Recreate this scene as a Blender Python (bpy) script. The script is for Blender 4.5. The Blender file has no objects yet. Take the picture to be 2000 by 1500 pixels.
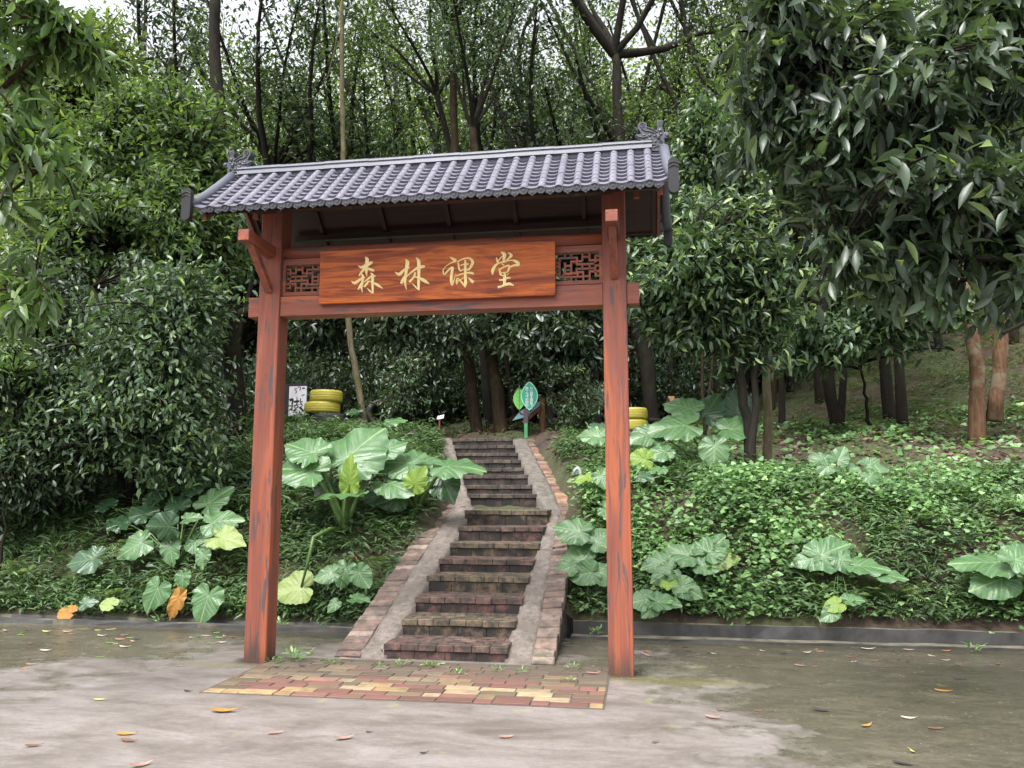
import bpy, math, random
import numpy as np
from mathutils import Vector, Matrix
R = math.radians
rs = np.random.RandomState
# ------------------------------------------------------------------ camera, sky, sun, exposure
sc = bpy.context.scene
CAM = np.array([3.49721154, -6.91205588, 1.5])
FPX, PITCH, YAW = 1573.153, R(7.58), R(8.999)
cd = bpy.data.cameras.new('camera'); cam = bpy.data.objects.new('camera', cd); sc.collection.objects.link(cam)
cam.location = CAM; cam.rotation_euler = (R(90)+PITCH, 0, YAW)
cd.sensor_width = 36; cd.lens = 36*FPX/2000; cd.clip_start = .05; cd.clip_end = 600
sc.camera = cam
SUN_EL, SUN_AZ = 62, 200
w = bpy.data.worlds.new("World"); sc.world = w; w.use_nodes = True
nt = w.node_tree; nt.nodes.clear()
sky = nt.nodes.new('ShaderNodeTexSky'); sky.sky_type = 'NISHITA'; sky.sun_disc = False
sky.sun_elevation = R(SUN_EL); sky.sun_rotation = R(SUN_AZ); sky.dust_density = 5; sky.air_density = 1.2; sky.ozone_density = 1
hs = nt.nodes.new('ShaderNodeHueSaturation'); hs.inputs['Saturation'].default_value = .18; hs.inputs['Value'].default_value = 1
bgn = nt.nodes.new('ShaderNodeBackground'); bgn.inputs[1].default_value = .15
wo = nt.nodes.new('ShaderNodeOutputWorld')
nt.links.new(sky.outputs[0], hs.inputs['Color']); nt.links.new(hs.outputs[0], bgn.inputs[0]); nt.links.new(bgn.outputs[0], wo.inputs[0])
sd = bpy.data.lights.new('sun', 'SUN'); sd.energy = 1.2; sd.angle = R(25); sd.color = (1, .97, .93)
sun = bpy.data.objects.new('sun', sd); sc.collection.objects.link(sun)
sun.rotation_euler = (R(90-SUN_EL), 0, R(180-SUN_AZ))
vs = sc.view_settings; vs.view_transform = 'Standard'; vs.look = 'None'; vs.gamma = 1; vs.exposure = 1.45
sc.render.film_transparent = False
sc.cycles.max_bounces = 4; sc.cycles.diffuse_bounces = 2; sc.cycles.transmission_bounces = 3; sc.cycles.transparent_max_bounces = 4
# ------------------------------------------------------------------ measuring helpers (photo point -> place)
def ray(px, py):
    a = (px-1000)/FPX; b = -(py-750)/FPX
    d = np.array([a, math.cos(PITCH)-b*math.sin(PITCH), math.sin(PITCH)+b*math.cos(PITCH)])
    return np.array([d[0]*math.cos(YAW)-d[1]*math.sin(YAW), d[0]*math.sin(YAW)+d[1]*math.cos(YAW), d[2]])
def atv(px, py, v):
    d = ray(px, py); return CAM+d*(v-CAM[1])/d[1]
def atz(px, py, z=0.):
    d = ray(px, py); return CAM+d*(z-1.5)/d[2]
def mpp(v):                       # metres per photo pixel about depth v
    return (v-CAM[1])*1.03/FPX
# ------------------------------------------------------------------ object helpers
COL = sc.collection
def link(o, parent=None):
    COL.objects.link(o)
    if parent is not None: o.parent = parent
    return o
def tag(o, label=None, cat=None, group=None, kind=None):
    if label: o['label'] = label
    if cat: o['category'] = cat
    if group: o['group'] = group
    if kind: o['kind'] = kind
    return o
def thing(name, label, cat, loc=(0,0,0), group=None, rz=0):
    o = bpy.data.objects.new(name, None); o.location = loc; o.rotation_euler = (0,0,rz); o.empty_display_size = .1
    link(o); return tag(o, label, cat, group)
class MB:
    def __init__(s): s.v = []; s.f = []; s.m = []; s.c = []; s.mi = 0; s.n = 0; s.col = (1,1,1)
    def add(s, V, Fs, rnd=None):
        V = [tuple(map(float, p)) for p in V]
        s.v += V; s.f += [tuple(i+s.n for i in f) for f in Fs]; s.m += [s.mi]*len(Fs)
        s.c += [s.col]*len(V); s.n += len(V)
    def box(s, x0, x1, y0, y1, z0, z1, M=None, bev=0):
        if bev:
            b = bev
            V = []
            for (x, sx) in ((x0,1),(x1,-1)):
                for (y, sy) in ((y0,1),(y1,-1)):
                    for (z, sz) in ((z0,1),(z1,-1)):
                        V += [(x+sx*b, y+sy*b, z), (x+sx*b, y, z+sz*b), (x, y+sy*b, z+sz*b)]
            # index: corner c = ix*4+iy*2+iz ; 3 verts: 0=zface 1=yface 2=xface
            def c(ix,iy,iz,k): return (ix*4+iy*2+iz)*3+k
            Fs = []
            for i in (0,1):
                q = [c(0,0,i,0),c(1,0,i,0),c(1,1,i,0),c(0,1,i,0)]; Fs.append(q if i else q[::-1])
                q = [c(0,i,0,1),c(1,i,0,1),c(1,i,1,1),c(0,i,1,1)]; Fs.append(q[::-1] if i else q)
                q = [c(i,0,0,2),c(i,1,0,2),c(i,1,1,2),c(i,0,1,2)]; Fs.append(q if i else q[::-1])
            for iy in (0,1):
                for iz in (0,1): Fs.append([c(0,iy,iz,0),c(1,iy,iz,0),c(1,iy,iz,1),c(0,iy,iz,1)])
            for ix in (0,1):
                for iz in (0,1): Fs.append([c(ix,0,iz,0),c(ix,1,iz,0),c(ix,1,iz,2),c(ix,0,iz,2)])
            for ix in (0,1):
                for iy in (0,1): Fs.append([c(ix,iy,0,1),c(ix,iy,1,1),c(ix,iy,1,2),c(ix,iy,0,2)])
            for ix in (0,1):
                for iy in (0,1):
                    for iz in (0,1): Fs.append([c(ix,iy,iz,0),c(ix,iy,iz,1),c(ix,iy,iz,2)])
        else:
            V = [(x0,y0,z0),(x1,y0,z0),(x1,y1,z0),(x0,y1,z0),(x0,y0,z1),(x1,y0,z1),(x1,y1,z1),(x0,y1,z1)]
            Fs = [(0,3,2,1),(4,5,6,7),(0,1,5,4),(1,2,6,5),(2,3,7,6),(3,0,4,7)]
        if M is not None: V = [tuple(M @ Vector(p)) for p in V]
        s.add(V, Fs)
    def tube(s, pts, rad, n=8, caps=True, sx=1.):
        P = [Vector(p) for p in pts]
        if not hasattr(rad, '__len__'): rad = [rad]*len(P)
        V = []; Fs = []; up = None
        for i, p in enumerate(P):
            d = (P[min(i+1,len(P)-1)]-P[max(i-1,0)]).normalized()
            if up is None: up = Vector((0,0,1)) if abs(d.z) < .9 else Vector((0,1,0))
            a = d.cross(up).normalized(); b = a.cross(d).normalized(); up = b
            for k in range(n):
                t = 2*math.pi*k/n; V.append(p+(a*math.cos(t)*sx+b*math.sin(t))*rad[i])
        for i in range(len(P)-1):
            for k in range(n):
                k2 = (k+1) % n; Fs.append((i*n+k, i*n+k2, (i+1)*n+k2, (i+1)*n+k))
        if caps: Fs.append(tuple(range(n))[::-1]); Fs.append(tuple((len(P)-1)*n+k for k in range(n)))
        s.add(V, Fs)
    def prism(s, pts, M, t):      # polygon in local xy, extruded -t..0 in local z
        n = len(pts)
        V = [M @ Vector((x,y,0)) for x,y in pts]+[M @ Vector((x,y,-t)) for x,y in pts]
        Fs = [tuple(range(n)), tuple(range(n,2*n))[::-1]]+[(i,i+n,(i+1)%n+n,(i+1)%n) for i in range(n)]
        s.add(V, Fs)
    def grid(s, A):               # A (n,m,3)
        n, m = A.shape[:2]
        s.add(A.reshape(-1,3), [(i*m+j,(i+1)*m+j,(i+1)*m+j+1,i*m+j+1) for i in range(n-1) for j in range(m-1)])
    def sphere(s, c, r, n=8, sq=(1,1,1)):
        V = []; Fs = []
        for i in range(n//2+1):
            ph = math.pi*i/(n//2)
            for k in range(n):
                t = 2*math.pi*k/n; V.append((c[0]+r*sq[0]*math.sin(ph)*math.cos(t), c[1]+r*sq[1]*math.sin(ph)*math.sin(t), c[2]+r*sq[2]*math.cos(ph)))
        for i in range(n//2):
            for k in range(n): Fs.append((i*n+k,(i+1)*n+k,(i+1)*n+(k+1)%n,i*n+(k+1)%n))
        s.add(V, Fs)
    def build(s, name, mats, parent=None, smooth=False, loc=None):
        me = bpy.data.meshes.new(name); me.from_pydata(s.v, [], s.f)
        if not isinstance(mats, (list, tuple)): mats = [mats]
        for m in mats: me.materials.append(m)
        me.polygons.foreach_set('material_index', s.m)
        if smooth: me.polygons.foreach_set('use_smooth', [True]*len(s.f))
        ca = me.color_attributes.new('Col', 'FLOAT_COLOR', 'POINT')
        ca.data.foreach_set('color', np.c_[np.array(s.c, float).reshape(-1,3), np.ones(s.n)].ravel())
        me.update()
        o = bpy.data.objects.new(name, me)
        if loc is not None: o.location = loc
        return link(o, parent)
def np_mesh(name, V, T, mats, mi=None, rnd=None, smooth=False):
    me = bpy.data.meshes.new(name); k = T.shape[1]
    me.vertices.add(len(V)); me.vertices.foreach_set('co', np.ascontiguousarray(V, np.float32).ravel())
    me.loops.add(T.size); me.loops.foreach_set('vertex_index', T.astype(np.int32).ravel())
    me.polygons.add(len(T)); me.polygons.foreach_set('loop_start', np.arange(0, T.size, k, dtype=np.int32))
    me.polygons.foreach_set('loop_total', np.full(len(T), k, np.int32))
    for m in (mats if isinstance(mats, (list,tuple)) else [mats]): me.materials.append(m)
    if mi is not None: me.polygons.foreach_set('material_index', mi.astype(np.int32))
    if smooth: me.polygons.foreach_set('use_smooth', np.ones(len(T), bool))
    if rnd is not None:
        a = me.attributes.new('rnd', 'FLOAT', 'POINT'); a.data.foreach_set('value', rnd.astype(np.float32))
    me.update(calc_edges=True)
    return me
def np_obj(name, me, parent=None, loc=None):
    o = bpy.data.objects.new(name, me)
    if loc is not None: o.location = loc
    return link(o, parent)
# ------------------------------------------------------------------ materials
class NM:
    def __init__(s, name):
        s.m = bpy.data.materials.new(name); s.m.use_nodes = True; s.t = s.m.node_tree; s.t.nodes.clear()
        s.out = s.n('ShaderNodeOutputMaterial'); s.p = s.n('ShaderNodeBsdfPrincipled'); s.l(s.p.outputs[0], s.out.inputs[0])
        s.tc = None
    def n(s, t, **k):
        x = s.t.nodes.new(t)
        for a, b in k.items(): setattr(x, a, b)
        return x
    def l(s, a, b): s.t.links.new(a, b)
    def co(s, scale=(1,1,1), kind='Object'):
        if s.tc is None: s.tc = s.n('ShaderNodeTexCoord')
        m = s.n('ShaderNodeMapping'); m.inputs['Scale'].default_value = scale; s.l(s.tc.outputs[kind], m.inputs[0]); return m.outputs[0]
    def noise(s, scale=5, detail=6, rough=.6, vec=None, dist=0):
        x = s.n('ShaderNodeTexNoise'); x.inputs['Scale'].default_value = scale; x.inputs['Detail'].default_value = detail
        x.inputs['Roughness'].default_value = rough; x.inputs['Distortion'].default_value = dist
        if vec is not None: s.l(vec, x.inputs['Vector'])
        return x.outputs['Fac']
    def ramp(s, fac, stops):
        r = s.n('ShaderNodeValToRGB'); e = r.color_ramp.elements
        while len(e) < len(stops): e.new(.5)
        for i, (p, c) in enumerate(stops):
            e[i].position = p; e[i].color = (*c, 1) if hasattr(c, '__len__') else (c,c,c,1)
        s.l(fac, r.inputs[0]); return r.outputs[0]
    def mix(s, fac, a, b, mode='MIX'):
        x = s.n('ShaderNodeMix', data_type='RGBA', blend_type=mode)
        for v, i in ((fac,0),(a,6),(b,7)):
            if hasattr(v, 'is_linked') or hasattr(v, 'links'): s.l(v, x.inputs[i])
            elif hasattr(v, '__len__'): x.inputs[i].default_value = (*v, 1)
            else: x.inputs[i].default_value = v
        return x.outputs[2]
    def math(s, op, a, b=0.):
        x = s.n('ShaderNodeMath', operation=op)
        for v, i in ((a,0),(b,1)):
            if hasattr(v, 'links'): s.l(v, x.inputs[i])
            else: x.inputs[i].default_value = v
        return x.outputs[0]
    def attr(s, name):
        x = s.n('ShaderNodeAttribute'); x.attribute_name = name; return x
    def bump(s, h, strength=.3, dist=.01):
        b = s.n('ShaderNodeBump'); b.inputs['Strength'].default_value = strength; b.inputs['Distance'].default_value = dist
        s.l(h, b.inputs['Height']); s.l(b.outputs[0], s.p.inputs['Normal'])
    def set(s, col=None, rough=None, metal=None, spec=None):
        for v, k in ((col,'Base Color'),(rough,'Roughness'),(metal,'Metallic'),(spec,'Specular IOR Level')):
            if v is None: continue
            if hasattr(v, 'links'): s.l(v, s.p.inputs[k])
            else: s.p.inputs[k].default_value = (*v,1) if hasattr(v,'__len__') else v
        return s.m
def plain(name, col, rough=.6, var=.25, scale=8, bump=.2, metal=0, bd=.004):
    k = NM(name); f = k.noise(scale, 7, .65, k.co())
    c = k.ramp(f, [(.3, tuple(x*(1-var) for x in col)), (.7, tuple(min(1,x*(1+var)) for x in col))])
    k.set(c, rough, metal); k.bump(f, bump, bd); return k.m
def leafmat(name, dark, mid, young=None, ythr=.94, rough=.38, trans=.22, spec=.5, gray=.30, val=.9):
    ds = lambda c: tuple((x*(1-gray)+(.3*c[0]+.6*c[1]+.1*c[2])*gray*g_)*val for x, g_ in zip(c, (1.,1.,1.02))) if c else c
    dark, mid, young = ds(dark), ds(mid), ds(young)
    k = NM(name); a = k.attr('rnd').outputs['Fac']
    st = [(0, tuple(x*.75 for x in dark)), (.5, tuple(.5*x+.38*y for x, y in zip(dark, mid))), (ythr-.06, mid)]
    if young: st += [(ythr, young), (1, young)]
    c = k.ramp(a, st)
    f = k.noise(1.3, 2, .5, k.co())
    c = k.mix(k.ramp(f, [(.35, .0), (.65, .45)]), c, tuple(x*1.35 for x in mid))
    k.set(c, rough, None, spec)
    tr = k.n('ShaderNodeBsdfTranslucent'); mx = k.n('ShaderNodeMixShader'); mx.inputs[0].default_value = trans
    k.l(k.mix(1., c, (1.7,1.75,.7), 'MULTIPLY'), tr.inputs[0]); k.l(k.p.outputs[0], mx.inputs[1]); k.l(tr.outputs[0], mx.inputs[2]); k.l(mx.outputs[0], k.out.inputs[0])
    return k.m
def painted_wood(name, axis, worn=.5):
    k = NM(name); sp_ = k.n('ShaderNodeSeparateXYZ'); k.l(k.co(), sp_.inputs[0]); s = [9,9,9]; s[axis] = .5; s2 = [26,26,26]; s2[axis] = 2.3; s3 = [70,70,70]; s3[axis] = 3
    grain = k.noise(1, 6, .6, k.co(tuple(s)), 1.2); wear = k.noise(1, 3, .55, k.co(tuple(s2)), .8); fine = k.noise(1, 4, .6, k.co(tuple(s3)))
    c = k.ramp(grain, [(.3, (.17,.054,.038)), (.5, (.23,.072,.048)), (.62, (.36,.10,.043)), (.75, (.21,.068,.048))])
    c = k.mix(k.ramp(fine, [(.45, 0.), (.75, .35)]), c, (.28,.12,.09))
    m = k.ramp(wear, [(.58, 0.), (.63, .85)])
    c = k.mix(m, c, (.075,.066,.072)); kn = k.noise(1, 5, .7, k.co(tuple(14. if q != axis else 5. for q in range(3)))); c = k.mix(k.ramp(kn, [(.66,0.),(.70,.6)]), c, (.06,.04,.035))
    if axis == 2:
        gz = k.math('ADD', k.math('MULTIPLY', sp_.outputs[2], 2.6), k.math('MULTIPLY', k.math('SUBTRACT', grain, .5), 1.4)); c = k.mix(k.ramp(gz, [(.05, .75), (.55, 0.)]), c, (.055,.042,.032))
    k.set(c, .5, None, .28); k.bump(k.math('ADD', k.math('MULTIPLY', fine, .3), k.math('MULTIPLY', m, -.6)), .35, .003); return k.m
def bark(name, a, b, moss=None, scale=1):
    k = NM(name); f = k.noise(6*scale, 8, .7, k.co((3,3,.7)), .5); g = k.noise(2.2, 4, .6, k.co())
    c = k.ramp(f, [(.3, a), (.7, b)])
    if moss: c = k.mix(k.ramp(g, [(.52, 0.), (.62, .8)]), c, moss)
    k.set(c, .9, None, .2); k.bump(f, .9, .02); return k.m
M = {}
M['post'] = painted_wood('red_paint_vertical_grain', 2)
M['beam'] = painted_wood('red_paint_horizontal_grain', 0)
M['arm'] = painted_wood('red_paint_depth_grain', 1)
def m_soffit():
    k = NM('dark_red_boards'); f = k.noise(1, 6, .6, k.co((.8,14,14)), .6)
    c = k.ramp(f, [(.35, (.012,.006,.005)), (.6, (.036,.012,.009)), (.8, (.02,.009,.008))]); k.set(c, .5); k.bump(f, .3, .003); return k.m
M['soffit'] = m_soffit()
def m_tile():
    k = NM('grey_roof_tile'); f = k.noise(60, 4, .6, k.co()); g = k.noise(3, 4, .6, k.co())
    c = k.ramp(g, [(.3, (.115,.112,.145)), (.7, (.185,.178,.225))]); c = k.mix(k.ramp(f, [(.4,0.),(.7,.3)]), c, (.09,.09,.115)); c = k.mix(k.ramp(k.noise(7,6,.7,k.co()), [(.58,0.),(.72,.5)]), c, (.075,.078,.07))
    k.set(c, .5); k.bump(f, .15, .002); return k.m
M['tile'] = m_tile()
M['ornament'] = plain('dark_grey_ceramic', (.045,.048,.06), .42, .3, 30, .3)
M['capd'] = plain('black_grey_ceramic', (.010,.010,.013), .6, .3, 20, .2)
M['ridge'] = plain('blue_grey_ridge_tile', (.095,.10,.13), .45, .15, 10, .15)
def m_sign():
    k = NM('varnished_orange_wood'); f = k.noise(1, 7, .62, k.co((.9,3,9)), 1.6); g = k.noise(1, 5, .6, k.co((2.2,10,34)), .8); h = k.noise(1, 3, .5, k.co((.5,1,2.6)))
    c = k.ramp(f, [(.3, (.10,.020,.009)), (.43, (.24,.048,.014)), (.56, (.46,.115,.022)), (.7, (.34,.07,.016))])
    c = k.mix(k.ramp(g, [(.5,0.),(.72,.75)]), c, (.10,.022,.012)); c = k.mix(k.ramp(h, [(.55,0.),(.8,.5)]), c, (.17,.035,.02))
    k.set(c, .45, None, .22); k.bump(g, .12, .002); return k.m
M['sign'] = m_sign()
M['gold'] = plain('pale_gold_paint', (.82,.66,.30), .45, .08, 30, .1, .05)
def m_concrete():
    k = NM('wet_stained_concrete'); co = k.co()
    sep = k.n('ShaderNodeSeparateXYZ'); k.l(co, sep.inputs[0])
    big = k.noise(.55, 6, .6, co, .7); med = k.noise(1.6, 8, .62, k.co((.7,1.5,1)), .4); fine = k.noise(45, 5, .7, co); mid = k.noise(6, 6, .65, co, .3)
    grit = k.noise(140, 3, .8, co); lsp = k.ramp(k.noise(22, 9, .8, co), [(.50,0.),(.66,.45)]); light = k.ramp(k.noise(2.2, 12, .72, k.co((.6,1.3,1)), .5), [(.32, (.105,.088,.075)), (.46, (.18,.156,.143)), (.56, (.23,.203,.192)), (.72, (.30,.268,.26))])
    light = k.mix(lsp, light, (.11,.092,.078))
    olive = k.ramp(med, [(.3, (.055,.052,.034)), (.5, (.095,.085,.056)), (.72, (.16,.138,.098))])
    olive = k.mix(k.ramp(k.noise(9, 9, .75, k.co((.6,1.2,1)), .4), [(.42,0.),(.62,.8)]), olive, (.045,.042,.030)); olive = k.mix(k.ramp(k.noise(26, 8, .75, co), [(.52,0.),(.68,.6)]), olive, (.21,.185,.14)); olive = k.mix(k.ramp(k.noise(3.1, 8, .7, k.co((.5,1.3,1)), .5), [(.55,0.),(.7,.6)]), olive, (.20,.18,.145))
    # algae zone: strong right and towards the kerb, weaker on the left
    x, y = sep.outputs[0], sep.outputs[1]
    zr = k.math('MULTIPLY', k.math('SUBTRACT', k.math('ADD', x, k.math('MULTIPLY', y, .45)), 3.2), .75)
    zk = k.math('MULTIPLY', k.math('SUBTRACT', y, .15), .8)
    zl = k.math('MULTIPLY', k.math('SUBTRACT', k.math('ADD', k.math('MULTIPLY', x, -1.), k.math('MULTIPLY', y, .9)), .2), .30)
    zone = k.math('MAXIMUM', k.math('MAXIMUM', zr, zk), zl)
    zone = k.math('ADD', zone, k.math('MULTIPLY', k.math('SUBTRACT', med, .5), 2.6))
    zone = k.math('ADD', zone, k.math('MULTIPLY', k.math('SUBTRACT', big, .5), 2.2))
    zone = k.math('ADD', zone, k.math('MULTIPLY', k.math('SUBTRACT', k.noise(4, 12, .78, co, .2), .5), 2.4)); fac = k.ramp(zone, [(.0, 0.), (.3, .45), (.62, .93)])
    c = k.mix(fac, light, olive)
    st = k.ramp(k.noise(2.6, 8, .7, k.co((.5,1.6,1)), .6), [(.50, 0.), (.66, .65)])
    c = k.mix(st, c, (.10,.085,.068))
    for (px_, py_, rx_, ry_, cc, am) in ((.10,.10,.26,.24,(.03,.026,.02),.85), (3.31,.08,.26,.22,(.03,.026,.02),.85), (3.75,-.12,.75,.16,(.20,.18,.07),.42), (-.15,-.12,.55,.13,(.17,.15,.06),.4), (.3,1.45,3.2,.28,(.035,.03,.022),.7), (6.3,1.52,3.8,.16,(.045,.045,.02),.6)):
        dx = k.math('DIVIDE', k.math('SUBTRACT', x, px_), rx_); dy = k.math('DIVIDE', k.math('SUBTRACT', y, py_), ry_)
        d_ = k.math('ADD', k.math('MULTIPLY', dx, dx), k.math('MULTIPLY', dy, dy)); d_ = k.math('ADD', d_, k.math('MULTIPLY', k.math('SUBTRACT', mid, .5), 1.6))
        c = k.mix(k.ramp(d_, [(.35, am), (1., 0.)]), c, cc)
    c = k.mix(k.ramp(fine, [(.45,0.),(.8,.35)]), c, (.09,.08,.065)); c = k.mix(k.ramp(grit, [(.58,0.),(.7,.45)]), c, (.05,.045,.04)); c = k.mix(k.ramp(k.noise(90,2,.5,co), [(.66,0.),(.74,.5)]), c, (.42,.39,.36))
    c = k.mix(k.ramp(k.noise(3.2, 3, .5, co), [(.66,0.),(.74,.35)]), c, (.33,.33,.12))
    r = k.ramp(k.math('ADD', fac, k.math('MULTIPLY', k.math('SUBTRACT', mid, .5), 1.2)), [(.1, .60), (.55, .36), (.95, .20)])
    k.set(c, r, None, .5); k.bump(k.math('ADD', k.math('MULTIPLY', grit, .8), k.math('ADD', k.math('MULTIPLY', fine, .5), mid)), .5, .006); return k.m
M['concrete'] = m_concrete()
def m_col(name, dirt=(.03,.027,.022), lo=.45, hi=.62, amt=.85, rough=.75, scale=7, moss=None):
    k = NM(name); a = k.attr('Col').outputs['Color']; f = k.noise(scale, 8, .72, k.co(), .3); g = k.noise(70, 4, .6, k.co())
    c = k.mix(k.ramp(g, [(.35,0.),(.75,.35)]), a, (.12,.09,.075))
    c = k.mix(k.ramp(f, [(lo, 0.), (hi, amt)]), c, dirt)
    if moss: c = k.mix(k.ramp(k.noise(4, 5, .6, k.co()), [(.60,0.),(.70,.6)]), c, moss)
    k.set(c, rough); k.bump(k.math('ADD', f, k.math('MULTIPLY', g, .4)), .45, .006); return k.m
M['paver'] = m_col('clay_paver', (.10,.08,.06), .44, .68, .65, .7, 5, (.10,.12,.04))
M['tread'] = m_col('worn_step_brick', (.022,.020,.017), .36, .58, .9, .7, 9, (.07,.09,.03))
M['riser'] = m_col('black_riser_brick', (.010,.009,.008), .30, .53, .97, .7, 7)  # upright faces of steps and edging walls, coloured blacker than the treads
M['edge'] = m_col('weathered_edging_brick', (.055,.045,.04), .40, .62, .85, .85, 8, (.10,.11,.045))
M['mortar'] = plain('dark_mortar', (.09,.078,.065), .9, .3, 20, .5)
def m_plaster():
    k = NM('rough_pink_mortar'); co = k.co(); f = k.noise(16, 9, .75, co, .3); g = k.noise(2.4, 6, .65, co, .5); h = k.noise(60, 4, .7, co)
    c = k.ramp(f, [(.3, (.10,.08,.068)), (.5, (.20,.168,.148)), (.72, (.31,.265,.24))]); c = k.mix(k.ramp(g, [(.45,0.),(.66,.75)]), c, (.10,.085,.065)); c = k.mix(k.ramp(h, [(.5,0.),(.8,.5)]), c, (.07,.06,.05))
    k.set(c, .92); k.bump(k.math('ADD', f, k.math('MULTIPLY', h, .4)), 1., .02); return k.m
M['plaster'] = m_plaster()
M['plaster2'] = plain('grey_worn_mortar', (.125,.11,.095), .9, .5, 9, 1.0, bd=.015)
M['kerb'] = plain('damp_kerb_concrete', (.045,.044,.042), .7, .6, 4, .5)
M['kerbtop'] = plain('kerb_lip_concrete', (.11,.10,.07), .8, .7, 6, .5)
def m_soil():
    k = NM('slope_soil_and_litter'); co = k.co(); f = k.noise(5, 9, .75, co, .4); g = k.noise(.7, 5, .6, co); h = k.noise(26, 4, .6, co)
    c = k.ramp(f, [(.3, (.022,.016,.012)), (.55, (.06,.040,.028)), (.75, (.12,.075,.05))])
    c = k.mix(k.ramp(g, [(.42,0.),(.58,.75)]), c, k.ramp(h, [(.3,(.03,.045,.015)),(.7,(.08,.11,.035))]))
    k.set(c, .95); k.bump(f, 1., .04); return k.m
M['soil'] = m_soil()
M['leafdark'] = leafmat('dark_glossy_leaf', (.014,.034,.013), (.045,.095,.032), (.13,.24,.05), .94, .34, .2, .6)
M['leafmid'] = leafmat('mid_green_leaf', (.022,.052,.014), (.080,.15,.036), (.19,.29,.06), .89, .38, .42, .5, gray=.22, val=1.15)
M['leafpale'] = leafmat('yellow_green_leaf', (.045,.085,.018), (.14,.22,.045), (.26,.34,.07), .90, .42, .35, .45, gray=.15, val=1.15)
M['leafshrub'] = leafmat('shrub_leaf', (.018,.044,.018), (.070,.140,.055), (.20,.32,.08), .90, .38, .3, .5, gray=.25, val=1.1)
M['leaftip'] = leafmat('shrub_leaf_with_pale_tips', (.018,.044,.018), (.07,.14,.055), (.26,.36,.10), .82, .36, .25, .5, gray=.2, val=1.05)
M['leafmango'] = leafmat('long_dark_leaf', (.016,.038,.020), (.060,.110,.050), (.22,.34,.07), .92, .33, .32, .55, gray=.25, val=1.0)
M['leafbright'] = leafmat('bright_lance_leaf', (.03,.075,.014), (.10,.20,.04), (.24,.37,.05), .86, .36, .35, .45, gray=.22, val=1.0)
M['ivy'] = leafmat('ground_vine_leaf', (.03,.075,.022), (.13,.24,.085), (.24,.37,.13), .92, .40, .28, .45, gray=.05, val=1.35)
M['bamboo'] = leafmat('narrow_leaf_undergrowth', (.025,.06,.018), (.085,.17,.045), (.20,.31,.08), .9, .45, .25, .4, gray=.18, val=1.05)
M['grass'] = leafmat('grass_blade', (.05,.09,.02), (.14,.21,.05), (.22,.29,.09), .9, .6, .3, .3)
M['fern'] = leafmat('fern_frond', (.06,.13,.02), (.14,.26,.045), (.22,.36,.07), .85, .5, .3, .35)
M['litter'] = leafmat('dead_leaf_litter', (.045,.026,.016), (.16,.085,.045), (.30,.20,.14), .9, .7, .05, .3)
M['barkdark'] = bark('dark_wet_bark', (.005,.0045,.004), (.024,.019,.014), (.022,.024,.010))
M['barkbrown'] = bark('brown_bark', (.010,.007,.005), (.05,.032,.018), (.05,.048,.014))
M['barkpale'] = bark('pale_mossy_bark', (.06,.05,.03), (.17,.145,.085), (.06,.075,.02))
M['barktan'] = bark('peeling_orange_bark', (.06,.032,.02), (.20,.115,.065), (.24,.20,.14))
M['stem'] = plain('green_stem', (.07,.13,.03), .45, .4, 12, .2)
M['deadstem'] = plain('dry_stem', (.38,.20,.08), .8, .3, 12, .3)
def m_aloc(name, a, b, rough=.33, vein=(.32,.42,.20), tr=.2):
    k = NM(name); v = k.attr('rnd').outputs['Fac']; f = k.noise(4, 4, .6, k.co())
    c = k.ramp(f, [(.3, a), (.7, b)]); c = k.mix(k.math('MULTIPLY', v, .75), c, vein)
    c = k.mix(k.ramp(k.noise(14, 5, .7, k.co()), [(.66,0.),(.74,.5)]), c, (.16,.13,.05))
    k.bump(k.noise(38, 4, .6, k.co()), .35, .01); k.set(c, rough, None, .5); tn = k.n('ShaderNodeBsdfTranslucent'); mx = k.n('ShaderNodeMixShader'); mx.inputs[0].default_value = tr
    k.l(k.mix(1., c, (1.6,1.7,.6), 'MULTIPLY'), tn.inputs[0]); k.l(k.p.outputs[0], mx.inputs[1]); k.l(tn.outputs[0], mx.inputs[2]); k.l(mx.outputs[0], k.out.inputs[0])
    return k.m
M['al'] = {'g': m_aloc('broad_leaf_green', (.055,.135,.050), (.10,.20,.08)),
           'd': m_aloc('broad_leaf_dark', (.025,.065,.028), (.045,.10,.045), .28, (.14,.22,.11), .12),
           'y': m_aloc('broad_leaf_young_yellow_green', (.17,.28,.04), (.24,.36,.06), .45, (.33,.43,.13), .35),
           'o': m_aloc('broad_leaf_dying_orange', (.30,.13,.02), (.42,.22,.04), .6, (.22,.10,.03), .2),
           'p': m_aloc('broad_leaf_pale_drooping', (.20,.28,.08), (.28,.35,.12), .5, (.36,.42,.2), .25)}
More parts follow.
